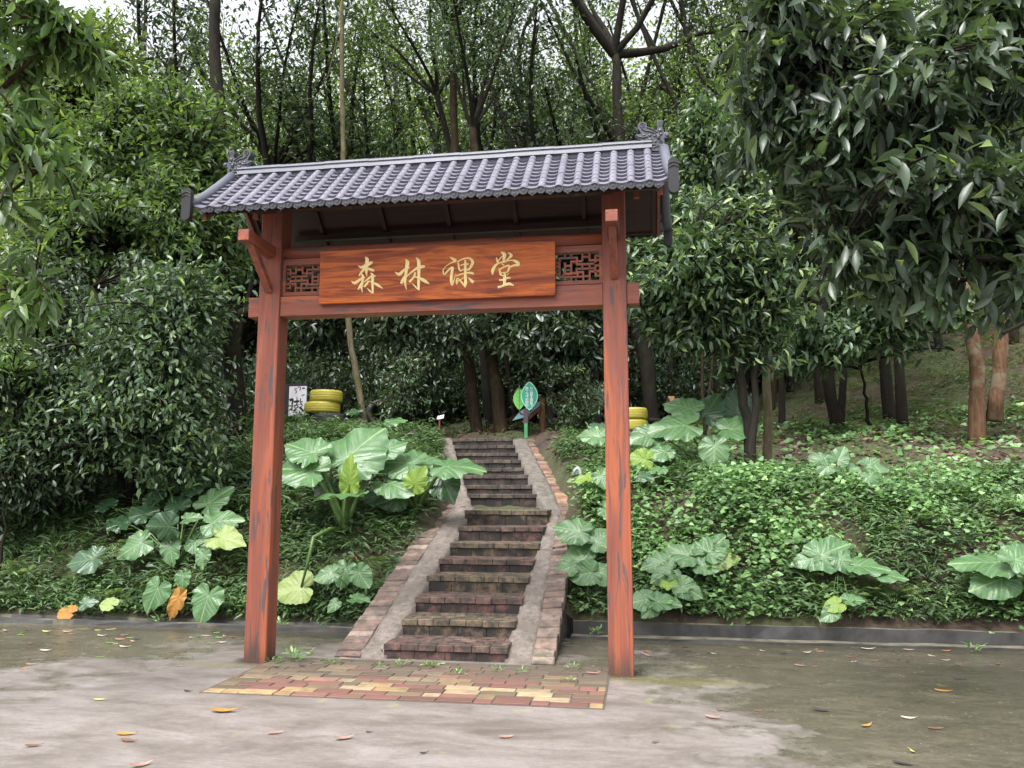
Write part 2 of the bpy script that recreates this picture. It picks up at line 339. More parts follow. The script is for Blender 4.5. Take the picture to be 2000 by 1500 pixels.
# ------------------------------------------------------------------ terrain
PV = np.array([1.9, 2.5, 3.2, 4, 5, 6.5, 8, 12, 20, 35, 60, 120]); PZ = np.array([.13, .60, 1.12, 1.5, 1.75, 2.12, 2.45, 2.9, 4.8, 9.5, 18, 30])
def sstep(x, a, b):
    t = np.clip((x-a)/(b-a), 0, 1); return t*t*(3-2*t)
def stair_c(v): return np.where(v < 4.1, 1.76, 1.76-(v-4.1)*.28)
def stair_z(v): return np.where(v < 4.1, .05+.345*(v-.3), 1.36+.29*(v-4.1))
def H(u, v):
    u = np.asarray(u, float); v = np.asarray(v, float)
    z = np.interp(v, PV, PZ)
    z = z+.32*sstep(-u, -.9, .6)*sstep(v, 3, 5)*(1-sstep(v, 7, 10))
    z = z+.10*np.sin(u*1.3+v*.7)*sstep(v,2,4)+.05*np.sin(u*3.1-v*2.3+1)*sstep(v,1.9,3)+.03*np.sin(u*6.3+v*5.1)*sstep(v,1.9,3)
    z = z+.34*np.exp(-((u-5.0)/1.5)**2-((v-3.35)/.75)**2)+.15*np.exp(-((u-8.)/1.2)**2-((v-3.0)/.6)**2)
    z = z-.08*(u < 1)*(1-sstep(v, 1.9, 2.3))+.13*np.sin(u*2.7+1)*np.sin(v*3.1+u)*(u < .6)*sstep(v, 2.2, 3)*(1-sstep(v, 6, 7))
    z = z+sstep(u, 5.5, 14)*sstep(v, 6, 16)*2.6
    dc = np.abs(u-stair_c(v)); inside = 1-sstep(dc, .62, 1.05)
    zs = stair_z(v)-.16
    z = np.where(v < 8.6, z*(1-inside)+np.minimum(zs, 9)*inside, z)
    return np.where(v < 1.9, 0, z)
def at(px, py, maxt=80):
    d = ray(px, py); t = np.arange(5, maxt, .03); P = CAM+d*t[:,None]/d[1]*1.0
    P = CAM+d*t[:,None]; h = H(P[:,0], P[:,1]); i = np.argmax(P[:,2] <= h)
    return P[i]
us = np.concatenate([np.linspace(-60,-8,30)[:-1], np.arange(-8,12,.14), np.linspace(12,60,30)])
vv = np.concatenate([np.arange(1.9,9,.12), np.linspace(9,24,60), np.linspace(25,120,40)])
A = np.zeros((len(vv), len(us), 3)); UU, VV = np.meshgrid(us, vv); rr = rs(3)
A[...,0] = UU; A[...,1] = VV; A[...,2] = H(UU, VV)+rr.uniform(-.025,.025,UU.shape)*(VV > 2)
m = MB(); m.grid(A); o = m.build('hillside', M['soil'], smooth=True); tag(o, kind='structure')
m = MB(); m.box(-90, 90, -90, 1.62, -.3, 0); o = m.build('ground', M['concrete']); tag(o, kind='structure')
# kerb: lip, gutter and upright behind it, broken by the stairway
for nm, (a, b) in {'kerb': (-30, .66), 'kerb.001': (2.76, 40)}.items():
    m = MB(); n = int((b-a)/.25); r0 = rs(int(a)+50)
    x = np.linspace(a, b, n)
    prof = [(1.60,-.05),(1.60,.028),(1.72,.032),(1.735,-.01),(1.86,-.01),(1.865,.135),(1.97,.145),(1.98,-.1)]
    if a < 0: prof = [(1.60,-.05),(1.602,.0),(1.605,.045),(1.67,.05),(1.68,.02),(1.86,.02),(1.88,.05),(1.96,.06),(1.98,-.1)]
    A = np.array([[(xx, p+r0.uniform(-.008,.008), q+r0.uniform(-.006,.006)) for (p,q) in prof] for xx in x]); m.grid(A)
    for i, f in enumerate(m.f): m.m[i] = 1 if (i % 7 in (1,5) if a > 0 else i % 7 in (2,)) else 0
    o = m.build('kerb', [M['kerb'], M['kerbtop']]); tag(o, kind='structure')
# ------------------------------------------------------------------ brick paving in front of the steps
r0 = rs(7); m = MB()
PC = [(.50,.34,.16),(.52,.40,.24),(.30,.125,.10),(.24,.10,.08),(.24,.18,.11),(.19,.145,.10),(.36,.20,.15),(.20,.10,.085)]
PW = np.array([.17,.13,.17,.12,.15,.10,.08,.08])
nrow = 11; y0 = -1.05; bw, bh = .275, .117
for j in range(nrow):
    back = j/(nrow-1); x = .20-(0 if j % 2 else .1)+r0.uniform(-.02,.02); y = y0+j*bh+.0
    while x < 3.2:
        wd = bw if r0.rand() > .34 else bw*.5
        a, b = max(x,.2+r0.uniform(0,.01)), min(x+wd, 3.21)
        if b-a > .03:
            ci = r0.choice(8, p=PW)
            if j == 0: ci = (0 if x < .9 or x > 3.0 else 2+r0.randint(2))
            elif j < 4 and r0.rand() < .14: ci = r0.randint(2)
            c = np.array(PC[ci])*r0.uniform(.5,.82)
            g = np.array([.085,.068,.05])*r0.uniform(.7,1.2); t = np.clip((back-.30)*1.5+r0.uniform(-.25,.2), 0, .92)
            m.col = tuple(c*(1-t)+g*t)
            z = .007+r0.uniform(0,.007)
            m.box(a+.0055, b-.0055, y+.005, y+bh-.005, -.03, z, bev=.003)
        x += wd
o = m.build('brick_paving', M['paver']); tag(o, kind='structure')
m = MB(); m.box(.19, 3.22, y0-.01, y0+nrow*bh+.03, -.05, .003); tag(m.build('paving_bed', M['mortar']), kind='structure')
# ------------------------------------------------------------------ stairway
st = thing('staircase', 'mossy brick staircase climbing the bank behind the gate', 'staircase', (1.76,.34,0))
def lay(o): o.location = -Vector(st.location); return o
RED, YEL, BRN = (.165,.075,.065), (.185,.135,.075), (.10,.066,.055)
def step(i, ul, ur, v0, ztop, tread, rise, sk=0):
    r1 = rs(100+i); m = MB(); n = max(6, int((ur-ul)/.155)); w_ = (ur-ul)/n
    base = RED if i % 2 == 0 else YEL
    if i >= 8: base = BRN
    M_ = Matrix.Identity(4)
    nd = int(math.ceil((tread+.06)/.105))
    for j in range(nd):
        off = 0 if j % 2 == 0 else .5
        for q in range(-1, n+1):
            a = ul+(q+off)*w_; b = a+w_; a = max(a, ul); b = min(b, ur)
            if b-a < .02: continue
            c = np.array(base)*r1.uniform(.75,1.15); t = r1.uniform(0,.35); c = c*(1-t)+np.array([.26,.21,.15])*t
            m.col = tuple(c); dx = sk*(v0+j*.105-v0)
            jz = r1.uniform(-.003,.002)
            m.box(a+.002+dx, b-.002+dx, v0+j*.105+.002+(r1.uniform(-.006,.006) if j == 0 else 0), v0+(j+1)*.105-.002, ztop-.058+jz, ztop+jz, bev=.004)
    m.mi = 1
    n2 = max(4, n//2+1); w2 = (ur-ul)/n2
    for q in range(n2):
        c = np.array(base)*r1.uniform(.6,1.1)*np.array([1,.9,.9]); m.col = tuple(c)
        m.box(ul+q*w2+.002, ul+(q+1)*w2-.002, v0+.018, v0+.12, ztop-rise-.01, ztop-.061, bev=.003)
    m.mi = 2; m.col = (.1,.09,.08)
    m.box(ul+.01, ur-.01, v0+.03, v0+tread+.08, ztop-rise-.2, ztop-.064)
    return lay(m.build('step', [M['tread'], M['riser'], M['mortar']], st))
zl = [.135,.285,.435,.60,.74,.89,1.065,1.255]
for i, z in enumerate(zl):
    ul = [1.17,1.2,1.2,1.2,1.22,1.24,1.24,1.22][i]; step(i, ul, 2.31, .34+.45*i, z, .45, z-(zl[i-1] if i else 0))
# landing slab joins on to the upper flight, which swings left
zu = [1.46,1.59,1.75,1.87,2.02,2.16,2.32,2.48]
for i, z in enumerate(zu):
    v0 = 4.4+.5*i; ul = 1.08-.32*(v0-4.4); ur = 2.05-.257*(v0-4.4)
    step(8+i, ul, ur, v0, z, .5, z-(zu[i-1] if i else 1.255), sk=-.29)
m = MB(); r1 = rs(55)
for j in range(5):
    for q in range(8):
        m.col = tuple(np.array(YEL)*r1.uniform(.6,1.)); a = 1.1+q*.15
        m.box(a+.002, a+.148, 3.94+j*.1+.002, 4.038+j*.1, 1.1, 1.243+.002*(q%2), bev=.003)
lay(m.build('landing', M['tread'], st))
def band(name, left, right, mat, n=60, k=6, seed=1, amp=.02, th=.25, jag=.02):
    """sloping band between two polylines (u,v,z); rough surface, with a skirt"""
    r1 = rs(seed); L = np.array(left, float); Rt = np.array(right, float)
    def rsmp(P):
        d = np.r_[0, np.cumsum(np.linalg.norm(np.diff(P, axis=0), axis=1))]; t = np.linspace(0, d[-1], n); return np.c_[[np.interp(t, d, P[:,i]) for i in range(3)]].T
    L = rsmp(L); Rt = rsmp(Rt); j1 = np.convolve(r1.uniform(-jag,jag,n), [.3,.4,.3], 'same'); j2 = np.convolve(r1.uniform(-jag,jag,n), [.3,.4,.3], 'same')
    L[:,0] += j1; Rt[:,0] += j2
    A = np.zeros((k+2, n, 3))
    for q in range(k):
        A[q+1] = L*(1-q/(k-1))+Rt*q/(k-1); A[q+1,:,2] += r1.uniform(-amp,amp,n)*.5+amp*.6*np.sin(np.arange(n)*.7+q)*.5+.012*math.sin(math.pi*q/(k-1))
    A[0] = A[1]; A[0,:,2] -= th; A[-1] = A[-2]; A[-1,:,2] -= th
    m = MB(); m.grid(A)
    m.add([A[0,0],A[1,0],A[-2,0],A[-1,0]], [(0,1,2,3)]); return lay(m.build(name, mat, st, smooth=True))
LZ = lambda v: .05+.345*(v-.3)
UZ = lambda v: 1.37+.29*(v-4.1)
sw = lay(band('mortar_slope', [(.93,.34,-.03),(.94,.42,.05),(.95,2,LZ(2)-.02),(.97,3.9,LZ(3.9))], [(1.19,.30,-.03),(1.195,.38,.055),(1.24,2,LZ(2)),(1.26,3.9,LZ(3.9)-.02)], M['plaster'], seed=2))
band('mortar_slope', [(2.28,.30,-.04),(2.28,.38,.05),(2.30,2,LZ(2)),(2.29,3.9,LZ(3.9)-.1)], [(2.54,.30,-.04),(2.54,.38,.05),(2.48,2.5,LZ(2.5)-.01),(2.42,3.95,LZ(3.95)-.12)], M['plaster'], seed=3)
band('mortar_slope', [(.97,3.88,LZ(3.88)),(.82,4.3,1.44),(-.28,8,2.5)], [(1.25,3.88,LZ(3.9)-.02),(1.10,4.3,1.42),(-.03,8,2.49)], M['plaster'], seed=4, amp=.014)
band('mortar_slope', [(2.28,3.9,LZ(3.9)-.1),(2.06,4.4,1.42),(1.14,8,2.47)], [(2.45,3.9,LZ(3.9)-.13),(2.34,4.4,1.40),(1.40,8,2.46)], M['plaster2'], seed=5, amp=.014)
def edging(name, p0s, p1s, seed, h=.09, cols=None, wall=0):
    """row of bricks laid across a sloping wall top, between outer and inner polylines"""
    r1 = rs(seed); P0 = np.array(p0s, float); P1 = np.array(p1s, float); m = MB()
    d = np.r_[0, np.cumsum(np.linalg.norm(np.diff((P0+P1)/2, axis=0), axis=1))]; t = 0
    f = lambda P, s: Vector([float(np.interp(s, d, P[:,i])) for i in range(3)])
    while t < d[-1]-.05:
        wd = r1.uniform(.085,.125); a0, a1, b0, b1 = f(P0,t+.006), f(P0,min(t+wd-.006,d[-1])), f(P1,t+.006), f(P1,min(t+wd-.006,d[-1]))
        m.col = tuple(np.array(cols[r1.randint(len(cols))])*r1.uniform(.75,1.1)); up = Vector((0,0,r1.uniform(-.012,.012)))
        sh = Vector((r1.uniform(-.012,.012),0,0)); T = [a0+up+sh, b0+up, b1+up, a1+up+sh]; B = [p-Vector((0,0,h)) for p in T]
        V = []
        for p in T: V.append(p)
        c = sum(T, Vector())/4; Ti = [p+(c-p)*.07+Vector((0,0,.006)) for p in T]
        m.add(Ti+T+B, [(0,1,2,3),(4,5,1,0),(5,6,2,1),(6,7,3,2),(7,4,0,3),(8,9,5,4),(9,10,6,5),(10,11,7,6),(11,8,4,7)]); t += wd
    if wall:
        m.mi = 1; N = 40; A = np.zeros((2+wall, N, 3)); ss = np.linspace(0, d[-1], N)
        for i, s_ in enumerate(ss):
            a = f(P0, s_)
            for q in range(2+wall):
                zz = a.z-.02-(a.z+.3)*q/(1+wall); A[q,i] = (a.x+(r1.uniform(-.012,.012)), a.y, zz)
        m.col = (.14,.10,.08); m.grid(A)
    m.mi = 1
    N = 30; ss = np.linspace(0, d[-1], N); A = np.array([[f(P0,s_)-Vector((-.004,0,.012)), f(P1,s_)-Vector((0,0,.012)), f(P1,s_)-Vector((0,0,.3))] for s_ in ss]); m.col = (.12,.1,.08); m.grid(np.array(A))
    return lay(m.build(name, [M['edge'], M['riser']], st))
EC = [(.22,.14,.115),(.17,.115,.095),(.28,.19,.15),(.20,.15,.125),(.30,.23,.19)]
EC2 = [(.34,.15,.09),(.38,.20,.11),(.24,.12,.085),(.18,.12,.09),(.36,.24,.15)]
edging('edging_wall', [(.71,.34,.02),(.72,2,LZ(2)-.03),(.74,3.9,LZ(3.9)+.0)], [(.95,.34,.025),(.96,2,LZ(2)-.02),(.98,3.9,LZ(3.9)+.0)], 21, cols=EC, wall=4)
edging('edging_wall', [(2.72,.30,.02),(2.68,2.6,LZ(2.6)-.02),(2.60,3.95,LZ(3.95)-.12)], [(2.53,.30,.02),(2.47,2.5,LZ(2.5)-.01),(2.42,3.95,LZ(3.95)-.12)], 22, cols=EC, wall=4)
edging('edging_wall', [(.74,3.9,LZ(3.9)),(.58,4.4,1.47),(-.48,8.05,2.52)], [(.98,3.9,LZ(3.9)),(.80,4.4,1.45),(-.28,8.05,2.50)], 23, cols=EC2, wall=2)
edging('edging_wall', [(2.62,3.95,LZ(3.95)-.12),(2.52,4.4,1.40),(1.60,8.05,2.48)], [(2.44,3.95,LZ(3.95)-.13),(2.33,4.4,1.41),(1.39,8.05,2.47)], 24, cols=EC2, wall=2)
# ------------------------------------------------------------------ the gate
W, w_, zb, zt = 3.412, .206, 3.115, 3.304
gate = thing('gateway', 'red painted timber gateway with grey tiled roof at the foot of the stairs', 'gate', (W/2, .1, 0))
def g(o): o.location = (-W/2, -.1, 0); return o
for x in (0, W-w_):
    m = MB(); m.box(x, x+w_, 0, .205, -.02, 4.27, bev=.006); g(m.build('post', M['post'], gate))
m = MB(); m.box(w_, W-w_, .018, .19, zb, zt, bev=.005)
m.box(-.108, -.0005, .018, .19, zb, zt, bev=.005); m.box(W+.0005, W+.108, .018, .19, zb, zt, bev=.005); g(m.build('lower_beam', M['beam'], gate))
m = MB(); m.tube([(w_,.10,3.735),(W-w_,.10,3.735)], .062, 14); g(m.build('upper_beam', M['beam'], gate, smooth=True))
m = MB(); m.box(w_, W-w_, .06, .14, 3.64, 3.672); g(m.build('rail', M['beam'], gate))
for x in (w_/2, W-w_/2):
    m = MB(); m.box(x-.051, x+.051, -.54, -.0005, 3.678, 3.78, bev=.006); a = g(m.build('bracket_arm', M['arm'], gate))
    m = MB(); p0 = Vector((x, -.40, 3.70)); p1 = Vector((x, -.0, 3.36)); d = (p1-p0).normalized(); L_ = (p1-p0).length
    nrm = Vector((0, d.z, -d.y)); Mx = Matrix((( 1,0,0,p0.x),(0,d.y,nrm.y,p0.y),(0,d.z,nrm.z,p0.z),(0,0,0,1)))
    m.box(-.032, .032, 0, L_, -.03, .03, M=Mx); g(m.build('bracket_brace', M['arm'], gate))
# lattice panels
bars = [(265,470,265,1120),(265,455,770,455),(100,610,265,610),(100,740,265,740),(100,870,265,870),(100,1010,265,1010),(420,300,420,455),(600,300,600,455),(420,610,420,1010),
 (600,600,600,990),(420,725,600,725),(420,870,600,870),(600,590,900,590),(770,455,770,590),(920,300,920,590),(1125,300,1125,590),(920,440,1125,440),(770,690,1290,690),(770,590,770,690),
 (920,690,920,840),(1125,690,1125,840),(750,840,1290,840),(750,840,750,990),(600,990,750,990),(265,1110,920,1110),(940,960,940,1270),(780,960,940,960),(780,960,780,1110),(1125,960,1125,1270),
 (940,1100,1125,1100),(1125,950,1400,950),(1290,560,1290,950),(1125,570,1400,570),(1290,430,1290,570),(1290,430,1400,430),(420,1110,420,1270),(600,1110,600,1270),(1290,950,1290,1100),(1290,1100,1400,1100),(420,1010,600,990),(1290,760,1400,760)]
def lattice(x0, x1, flip):
    z0, z1 = zt+.012, 3.642; m = MB()
    m.box(x0, x1, .05, .13, z0, z0+.035); m.box(x0, x1, .05, .13, z1-.03, z1-.002); m.box(x0, x0+.03, .052, .128, z0+.035, z1-.03); m.box(x1-.03, x1, .052, .128, z0+.035, z1-.03)
    X0, X1 = x0+.03, x1-.03; Z0, Z1 = z0+.035, z1-.03; b = .0085
    for i, (a, c, e, f) in enumerate(bars):
        fx = lambda q: (X0+(X1-X0)*(q-100)/1300) if not flip else (X1-(X1-X0)*(q-100)/1300)
        fz = lambda q: Z1-(Z1-Z0)*(q-300)/970
        a, e = sorted((fx(a), fx(e))); c, f = sorted((fz(c), fz(f))); dv = .0006*(i % 7)
        m.box(a-b, e+b, .078-dv, .10+dv, c-b if abs(c-f) < .01 else c, f+b if abs(c-f) < .01 else f)
    return g(m.build('lattice_panel', M['beam'], gate))
lattice(w_+.001, .68, True); lattice(2.74, W-w_-.001, False)
# roof : two slopes
RC, E1, E2 = .1025, -.36, 3.765
ze, zr, pe = 3.985, 4.52, .62
def slope(sgn):
    sl = math.hypot(pe, zr-ze); dy, dz = sgn*pe/sl, -(zr-ze)/sl; ny, nz = -sgn*(dz), 0
    n = Vector((0, (zr-ze)/sl*sgn, pe/sl))
    d = Vector((0, dy, dz)); O = Vector((0, RC, zr))
    return O, d, n, sl
for sgn in (-1, 1):
    O, d, n, sl = slope(sgn)
    P = lambda x, s, h: Vector((x,0,0))+O+d*s+n*h
    # boards
    m = MB(); A = [P(E1+.06,0.0,-.035),P(E2-.06,0.0,-.035),P(E2-.06,sl-.03,-.035),P(E1+.06,sl-.03,-.035)]; B = [P(E1+.06,0.0,-.012),P(E2-.06,0.0,-.012),P(E2-.06,sl-.03,-.012),P(E1+.06,sl-.03,-.012)]
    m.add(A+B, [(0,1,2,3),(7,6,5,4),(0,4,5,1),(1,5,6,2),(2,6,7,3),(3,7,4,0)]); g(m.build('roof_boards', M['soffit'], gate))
    # rafters and eave board
    for xr in np.linspace(E1+.09, E2-.09, 7):
        m = MB(); m.add([P(xr-.02,.05,-.036),P(xr+.02,.05,-.036),P(xr+.02,sl-.03,-.036),P(xr-.02,sl-.03,-.036),P(xr-.02,.05,-.075),P(xr+.02,.05,-.075),P(xr+.02,sl-.03,-.075),P(xr-.02,sl-.03,-.075)],
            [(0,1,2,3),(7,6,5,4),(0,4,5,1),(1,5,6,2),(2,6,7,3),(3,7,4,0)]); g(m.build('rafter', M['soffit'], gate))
    m = MB(); e = P(0, sl-.015, -.035); m.box(E1+.05, E2-.05, e.y-.012, e.y+.012, e.z-.018, e.z+.02); g(m.build('eave_board', M['soffit'], gate))
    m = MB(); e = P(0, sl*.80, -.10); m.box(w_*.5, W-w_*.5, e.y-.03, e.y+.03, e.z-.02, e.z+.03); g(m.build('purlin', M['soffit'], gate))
    # tiles
    m = MB(); RT_ = rs(9); sp = (E2-E1)/28; rows = 9; ex = (sl-.0)/rows; hr = .034
    for c in range(28):
        xc = E1+sp*(c+.5)
        for r_ in range(rows):
            s0, s1 = r_*ex+.03*(r_ == 0), (r_+1)*ex+(.03 if r_ == rows-1 else .012); V = []; K = 8
            for s_, hh in ((s0, .008), (s1, .032)):
                for q in range(K+1):
                    t = -1+2*q/K; V.append(P(xc+t*sp*.5, s_, hh+.024*t*t))
            Fs = [(q,q+1,K+2+q,K+1+q) for q in range(K)]
            if sgn > 0: Fs = [f[::-1] for f in Fs]
            m.add(V, Fs)
            V2 = V[K+1:]+[P(xc+(-1+2*q/K)*sp*.5, s1-.004, .004+.024*(-1+2*q/K)**2) for q in range(K+1)]; m.add(V2, Fs)
    for c in range(1, 28):
        xc = E1+sp*c
        for r_ in range(rows):
            s0, s1 = r_*ex, (r_+1)*ex+.004; V = []; K = 9; jt = RT_.uniform(-.0015,.0015)
            if r_ == rows-1: s1 += .035
            for s_, rad in ((s0, hr), (s0+.004, hr*1.0), (s1-.006, hr*1.06), (s1, hr*1.02)):
                for q in range(K+1):
                    t = math.pi*q/K; V.append(P(xc-math.cos(t)*rad, s_, .020+math.sin(t)*rad*.92+jt))
            Fs = [(a_*(K+1)+q, a_*(K+1)+q+1, (a_+1)*(K+1)+q+1, (a_+1)*(K+1)+q) for a_ in range(3) for q in range(K)]
            if sgn > 0: Fs = [f[::-1] for f in Fs]
            m.add(V, Fs)
    g(m.build('tile_slope', M['tile'], gate, smooth=True))
    # round end caps and drip tiles
    m = MB()
    for c in range(1, 28):
        xc = E1+sp*c; s_ = sl+.037; ce = P(xc, s_, .020); yy = Vector((0,sgn*1.0,0)); ax = Vector((1,0,0)); az = Vector((0,0,1))
        for rad, dp in ((.037,.0),(.027,.004),(.012,.010)):
            N = 16; V = [ce+ax*math.cos(2*math.pi*k/N)*rad+az*math.sin(2*math.pi*k/N)*rad+yy*dp for k in range(N)]; Vb = [p-yy*(.012+dp) for p in V]
            m.add(V+Vb, [tuple(range(N))]+[(k,(k+1)%N,(k+1)%N+N,k+N) for k in range(N)])
        N = 16; ro, ri = .037, .031
        V = [ce+ax*math.cos(2*math.pi*k/N)*r_+az*math.sin(2*math.pi*k/N)*r_+yy*.009 for r_ in (ro,ri) for k in range(N)]
        V += [p-yy*.01 for p in V[:N]]
        m.add(V, [(k,(k+1)%N,(k+1)%N+N,k+N) for k in range(N)]+[(k,(k+1)%N,(k+1)%N+2*N,k+2*N) for k in range(N)])
    for c in range(28):
        xc = E1+sp*(c+.5); ce = P(xc, sl+.028, .018); pts = []
        for q in range(9):
            t = -1+2*q/8; pts.append((t*.052, .022*t*t-.004))
        pts += [(.047,-.022),(.028,-.036),(.010,-.044),(0,-.058),(-.010,-.044),(-.028,-.036),(-.047,-.022)]
        Mx = Matrix(((1,0,0,ce.x),(0,0,sgn*1.,ce.y),(0,1,0,ce.z),(0,0,0,1)))
        m.prism(pts, Mx, .010)
        m.tube([(ce.x+p[0]*.86, ce.y+sgn*.003, ce.z+p[1]*.86-.004) for p in pts[8:]+pts[:1]], .0035, 4)
        m.sphere((ce.x, ce.y+sgn*.002, ce.z-.022), .011, 6, (1.6,.5,1))
    g(m.build('tile_ends', M['ornament'], gate, smooth=False))
# ridge
m = MB(); rm = [(-.035,-.03),(-.035,.016),(-.066,.018),(-.058,.052),(-.046,.054),(-.046,.070),(-.056,.072),(-.052,.088),(-.03,.104),(0,.11),(.03,.104),(.052,.088),(.056,.072),(.046,.070),(.046,.054),(.058,.052),(.066,.018),(.035,.016),(.035,-.03)]
A = []; nseg = 9
for k in range(nseg):
    a, b = -.30+(3.66+.30)*k/nseg, -.30+(3.66+.30)*(k+1)/nseg; s_ = 1 if k % 2 else 1.03
    A += [[(a+.001,RC+y*s_,zr+z*s_) for y,z in rm],[(b-.001,RC+y*s_,zr+z*s_) for y,z in rm]]
m.grid(np.array(A)); g(m.build('ridge', M['ridge'], gate))
# verge rolls with upturned end plates
for xe, sx in ((E1, -1), (E2, 1)):
    m = MB()
    for sgn in (-1, 1):
        O, d, n, sl = slope(sgn); P = lambda x, s, h: Vector((x,0,0))+O+d*s+n*h
        pts = [P(xe+sx*.0, .03, .035), P(xe+sx*.006, sl*.35, .036), P(xe+sx*.016, sl*.7, .04), P(xe+sx*.03, sl*.92, .055), P(xe+sx*.045, sl+.03, .085)]
        m.tube(pts, [.046,.045,.045,.043,.040], 14)
    g(m.build('verge_roll', M['ridge'], gate, smooth=True))
    for sgn in (-1, 1):
        m = MB(); O, d, n, sl = slope(sgn); P = lambda x, s, h: Vector((x,0,0))+O+d*s+n*h
        e = P(xe+sx*.045, sl+.045, .115); N = 12; pts = [(math.cos(t)*.042, .07+math.sin(t)*.042) for t in np.linspace(0, math.pi, N)]+[(math.cos(t)*.042, -.14+math.sin(t)*.042) for t in np.linspace(math.pi, 2*math.pi, N)]
        Mx = Matrix(((1,0,0,e.x),(0,-.25*sgn*0+0,sgn*1.,e.y),(0,1,0,e.z),(0,0,0,1))); m.prism(pts, Mx, .05)
        for zz in (.055,.025):
            m.tube([(e.x-.042+.084*q/6, e.y+sgn*.002, e.z+zz+.018*math.sin(math.pi*q/6)) for q in range(7)], .004, 5)
        g(m.build('verge_end', M['capd'], gate))
    # gable board
    m = MB()
    for sgn in (-1, 1):
        O, d, n, sl = slope(sgn); P = lambda x, s, h: Vector((x,0,0))+O+d*s+n*h; x = xe-sx*.05
        m.add([P(x-.012,0,-.01),P(x-.012,sl,-.01),P(x-.012,sl,-.10),P(x-.012,0,-.13),P(x+.012,0,-.01),P(x+.012,sl,-.01),P(x+.012,sl,-.10),P(x+.012,0,-.13)],
              [(0,1,2,3),(7,6,5,4),(0,4,5,1),(1,5,6,2),(2,6,7,3),(3,7,4,0)])
    g(m.build('gable_board', M['beam'], gate))
    m = MB(); xp = xe-sx*.25; m.box(xp-.025, xp+.025, RC-.025, RC+.025, 4.10, 4.44); g(m.build('king_strut', M['post'], gate))
# ridge ornaments: dragon-mouth finials
sil = [(295,555),(300,430),(285,400),(235,382),(196,345),(188,318),(215,290),(255,300),(290,290),(262,235),(236,190),(232,140),(262,103),(310,90),(360,106),(384,150),(376,184),(440,212),(500,244),(538,238),(545,200),(535,150),(538,96),(588,86),(640,94),(628,150),(622,205),(640,250),(648,310),(690,300),(735,345),(722,385),(680,395),(650,385),(650,556),(650,605),(560,600),(295,575)]
for xe, sx in ((-.30, -1), (3.66, 1)):
    m = MB(); S = .00056; th = .045
    def q_(x, y): return ((x-470)*S*sx, (600-y)*S)
    cx, cz = xe-sx*.0+sx*.01, zr-.01
    for dy, sc_ in ((-th, .96), (th, .96)): pass
    pts = [q_(*p) for p in sil]
    if sx < 0: pts = pts[::-1]
    Mx = Matrix(((1,0,0,cx),(0,0,-1,RC-th),(0,1,0,cz),(0,0,0,1))); m.prism(pts, Mx, 2*th)
    for fy in (-1, 1):
        y = RC+fy*(th+.002)
        def bl(x, z, r, sq=(1,.55,1)): a, b = q_(x, z); m.sphere((cx+a, y, cz+b), r*S, 8, sq)
        def tb(L, r): m.tube([(cx+q_(*p)[0], y, cz+q_(*p)[1]) for p in L], r*S, 6)
        tb([(345,150),(335,120),(300,112),(272,135),(275,175),(310,195),(335,175),(325,150),(305,150)], 11)
        tb([(376,190),(470,235),(540,290)], 13); tb([(300,215),(350,250),(430,265),(510,310)], 13)
        tb([(200,320),(250,350),(330,365),(385,345)], 16); bl(335,330,34); bl(335,330,20,(1,1.2,1))
        tb([(305,430),(350,420),(350,470),(310,480)], 11); bl(425,330,28); bl(430,400,32); bl(450,450,26); tb([(310,535),(390,535),(470,490),(540,500),(630,520)], 14)
        tb([(470,545),(540,520),(620,545)], 12); bl(560,370,42,(.8,.7,1.2)); bl(600,320,26); bl(500,345,24); tb([(600,470),(570,450),(590,430),(620,450),(610,490)], 10); bl(590,260,34); bl(510,440,26); bl(540,330,20)
        for xx in (560,580,600,620): tb([(xx,110),(xx-6+.1*(xx-590),190)], 5)
        bl(700,345,34)
    g(m.build('ridge_ornament', M['ornament'], gate))
# ------------------------------------------------------------------ name board and its brushed characters
us_, uw, zs, sh, vsn = .608, 2.187, 3.205, .498, -.04
sb = thing('name_board', 'orange varnished wooden name board with four gold brushed characters across the gate', 'sign', (us_+uw/2, -.02, zs))
m = MB(); m.box(-uw/2, uw/2, -.02, .018, 0, sh, bev=.004); m.build('board', M['sign'], sb)
def stroke(m, pts, mapf, wsc, h=.012, base=.0, tilt=None):
    """a brush stroke: raised spine, sharp edges"""
    P = np.array(pts, float); 
    # densify with catmull-rom
    out = []
    for i in range(len(P)-1):
        p0, p1, p2, p3 = P[max(i-1,0)], P[i], P[i+1], P[min(i+2,len(P)-1)]
        for t in np.linspace(0, 1, 5)[:-1]:
            out.append(.5*((2*p1)+(-p0+p2)*t+(2*p0-5*p1+4*p2-p3)*t*t+(-p0+3*p1-3*p2+p3)*t**3))
    out.append(P[-1]); Q = np.array(out); Q[:,2] = np.maximum(Q[:,2]*wsc, 3)
    d = np.gradient(Q[:,:2], axis=0); d /= np.linalg.norm(d, axis=1)[:,None]+1e-9; nrm = np.c_[-d[:,1], d[:,0]]
    V = []
    for q, n_ in zip(Q, nrm):
        hw = q[2]/2
        for k, hh in ((-1,0),(0,1),(1,0)):
            x, z = mapf(q[0]+n_[0]*hw*k, q[1]+n_[1]*hw*k); V.append((x, -base-hh*h*min(1, q[2]/35), z))
    Fs = []
    for i in range(len(Q)-1):
        for k in range(2): Fs.append((i*3+k, i*3+k+1, (i+1)*3+k+1, (i+1)*3+k))
    m.add(V, Fs)
def bmap(x0):
    def f(x, y):
        p = atv(x0+x/11.111, 480+y/11.111, vsn); return p[0]-(us_+uw/2), p[2]-zs
    return f
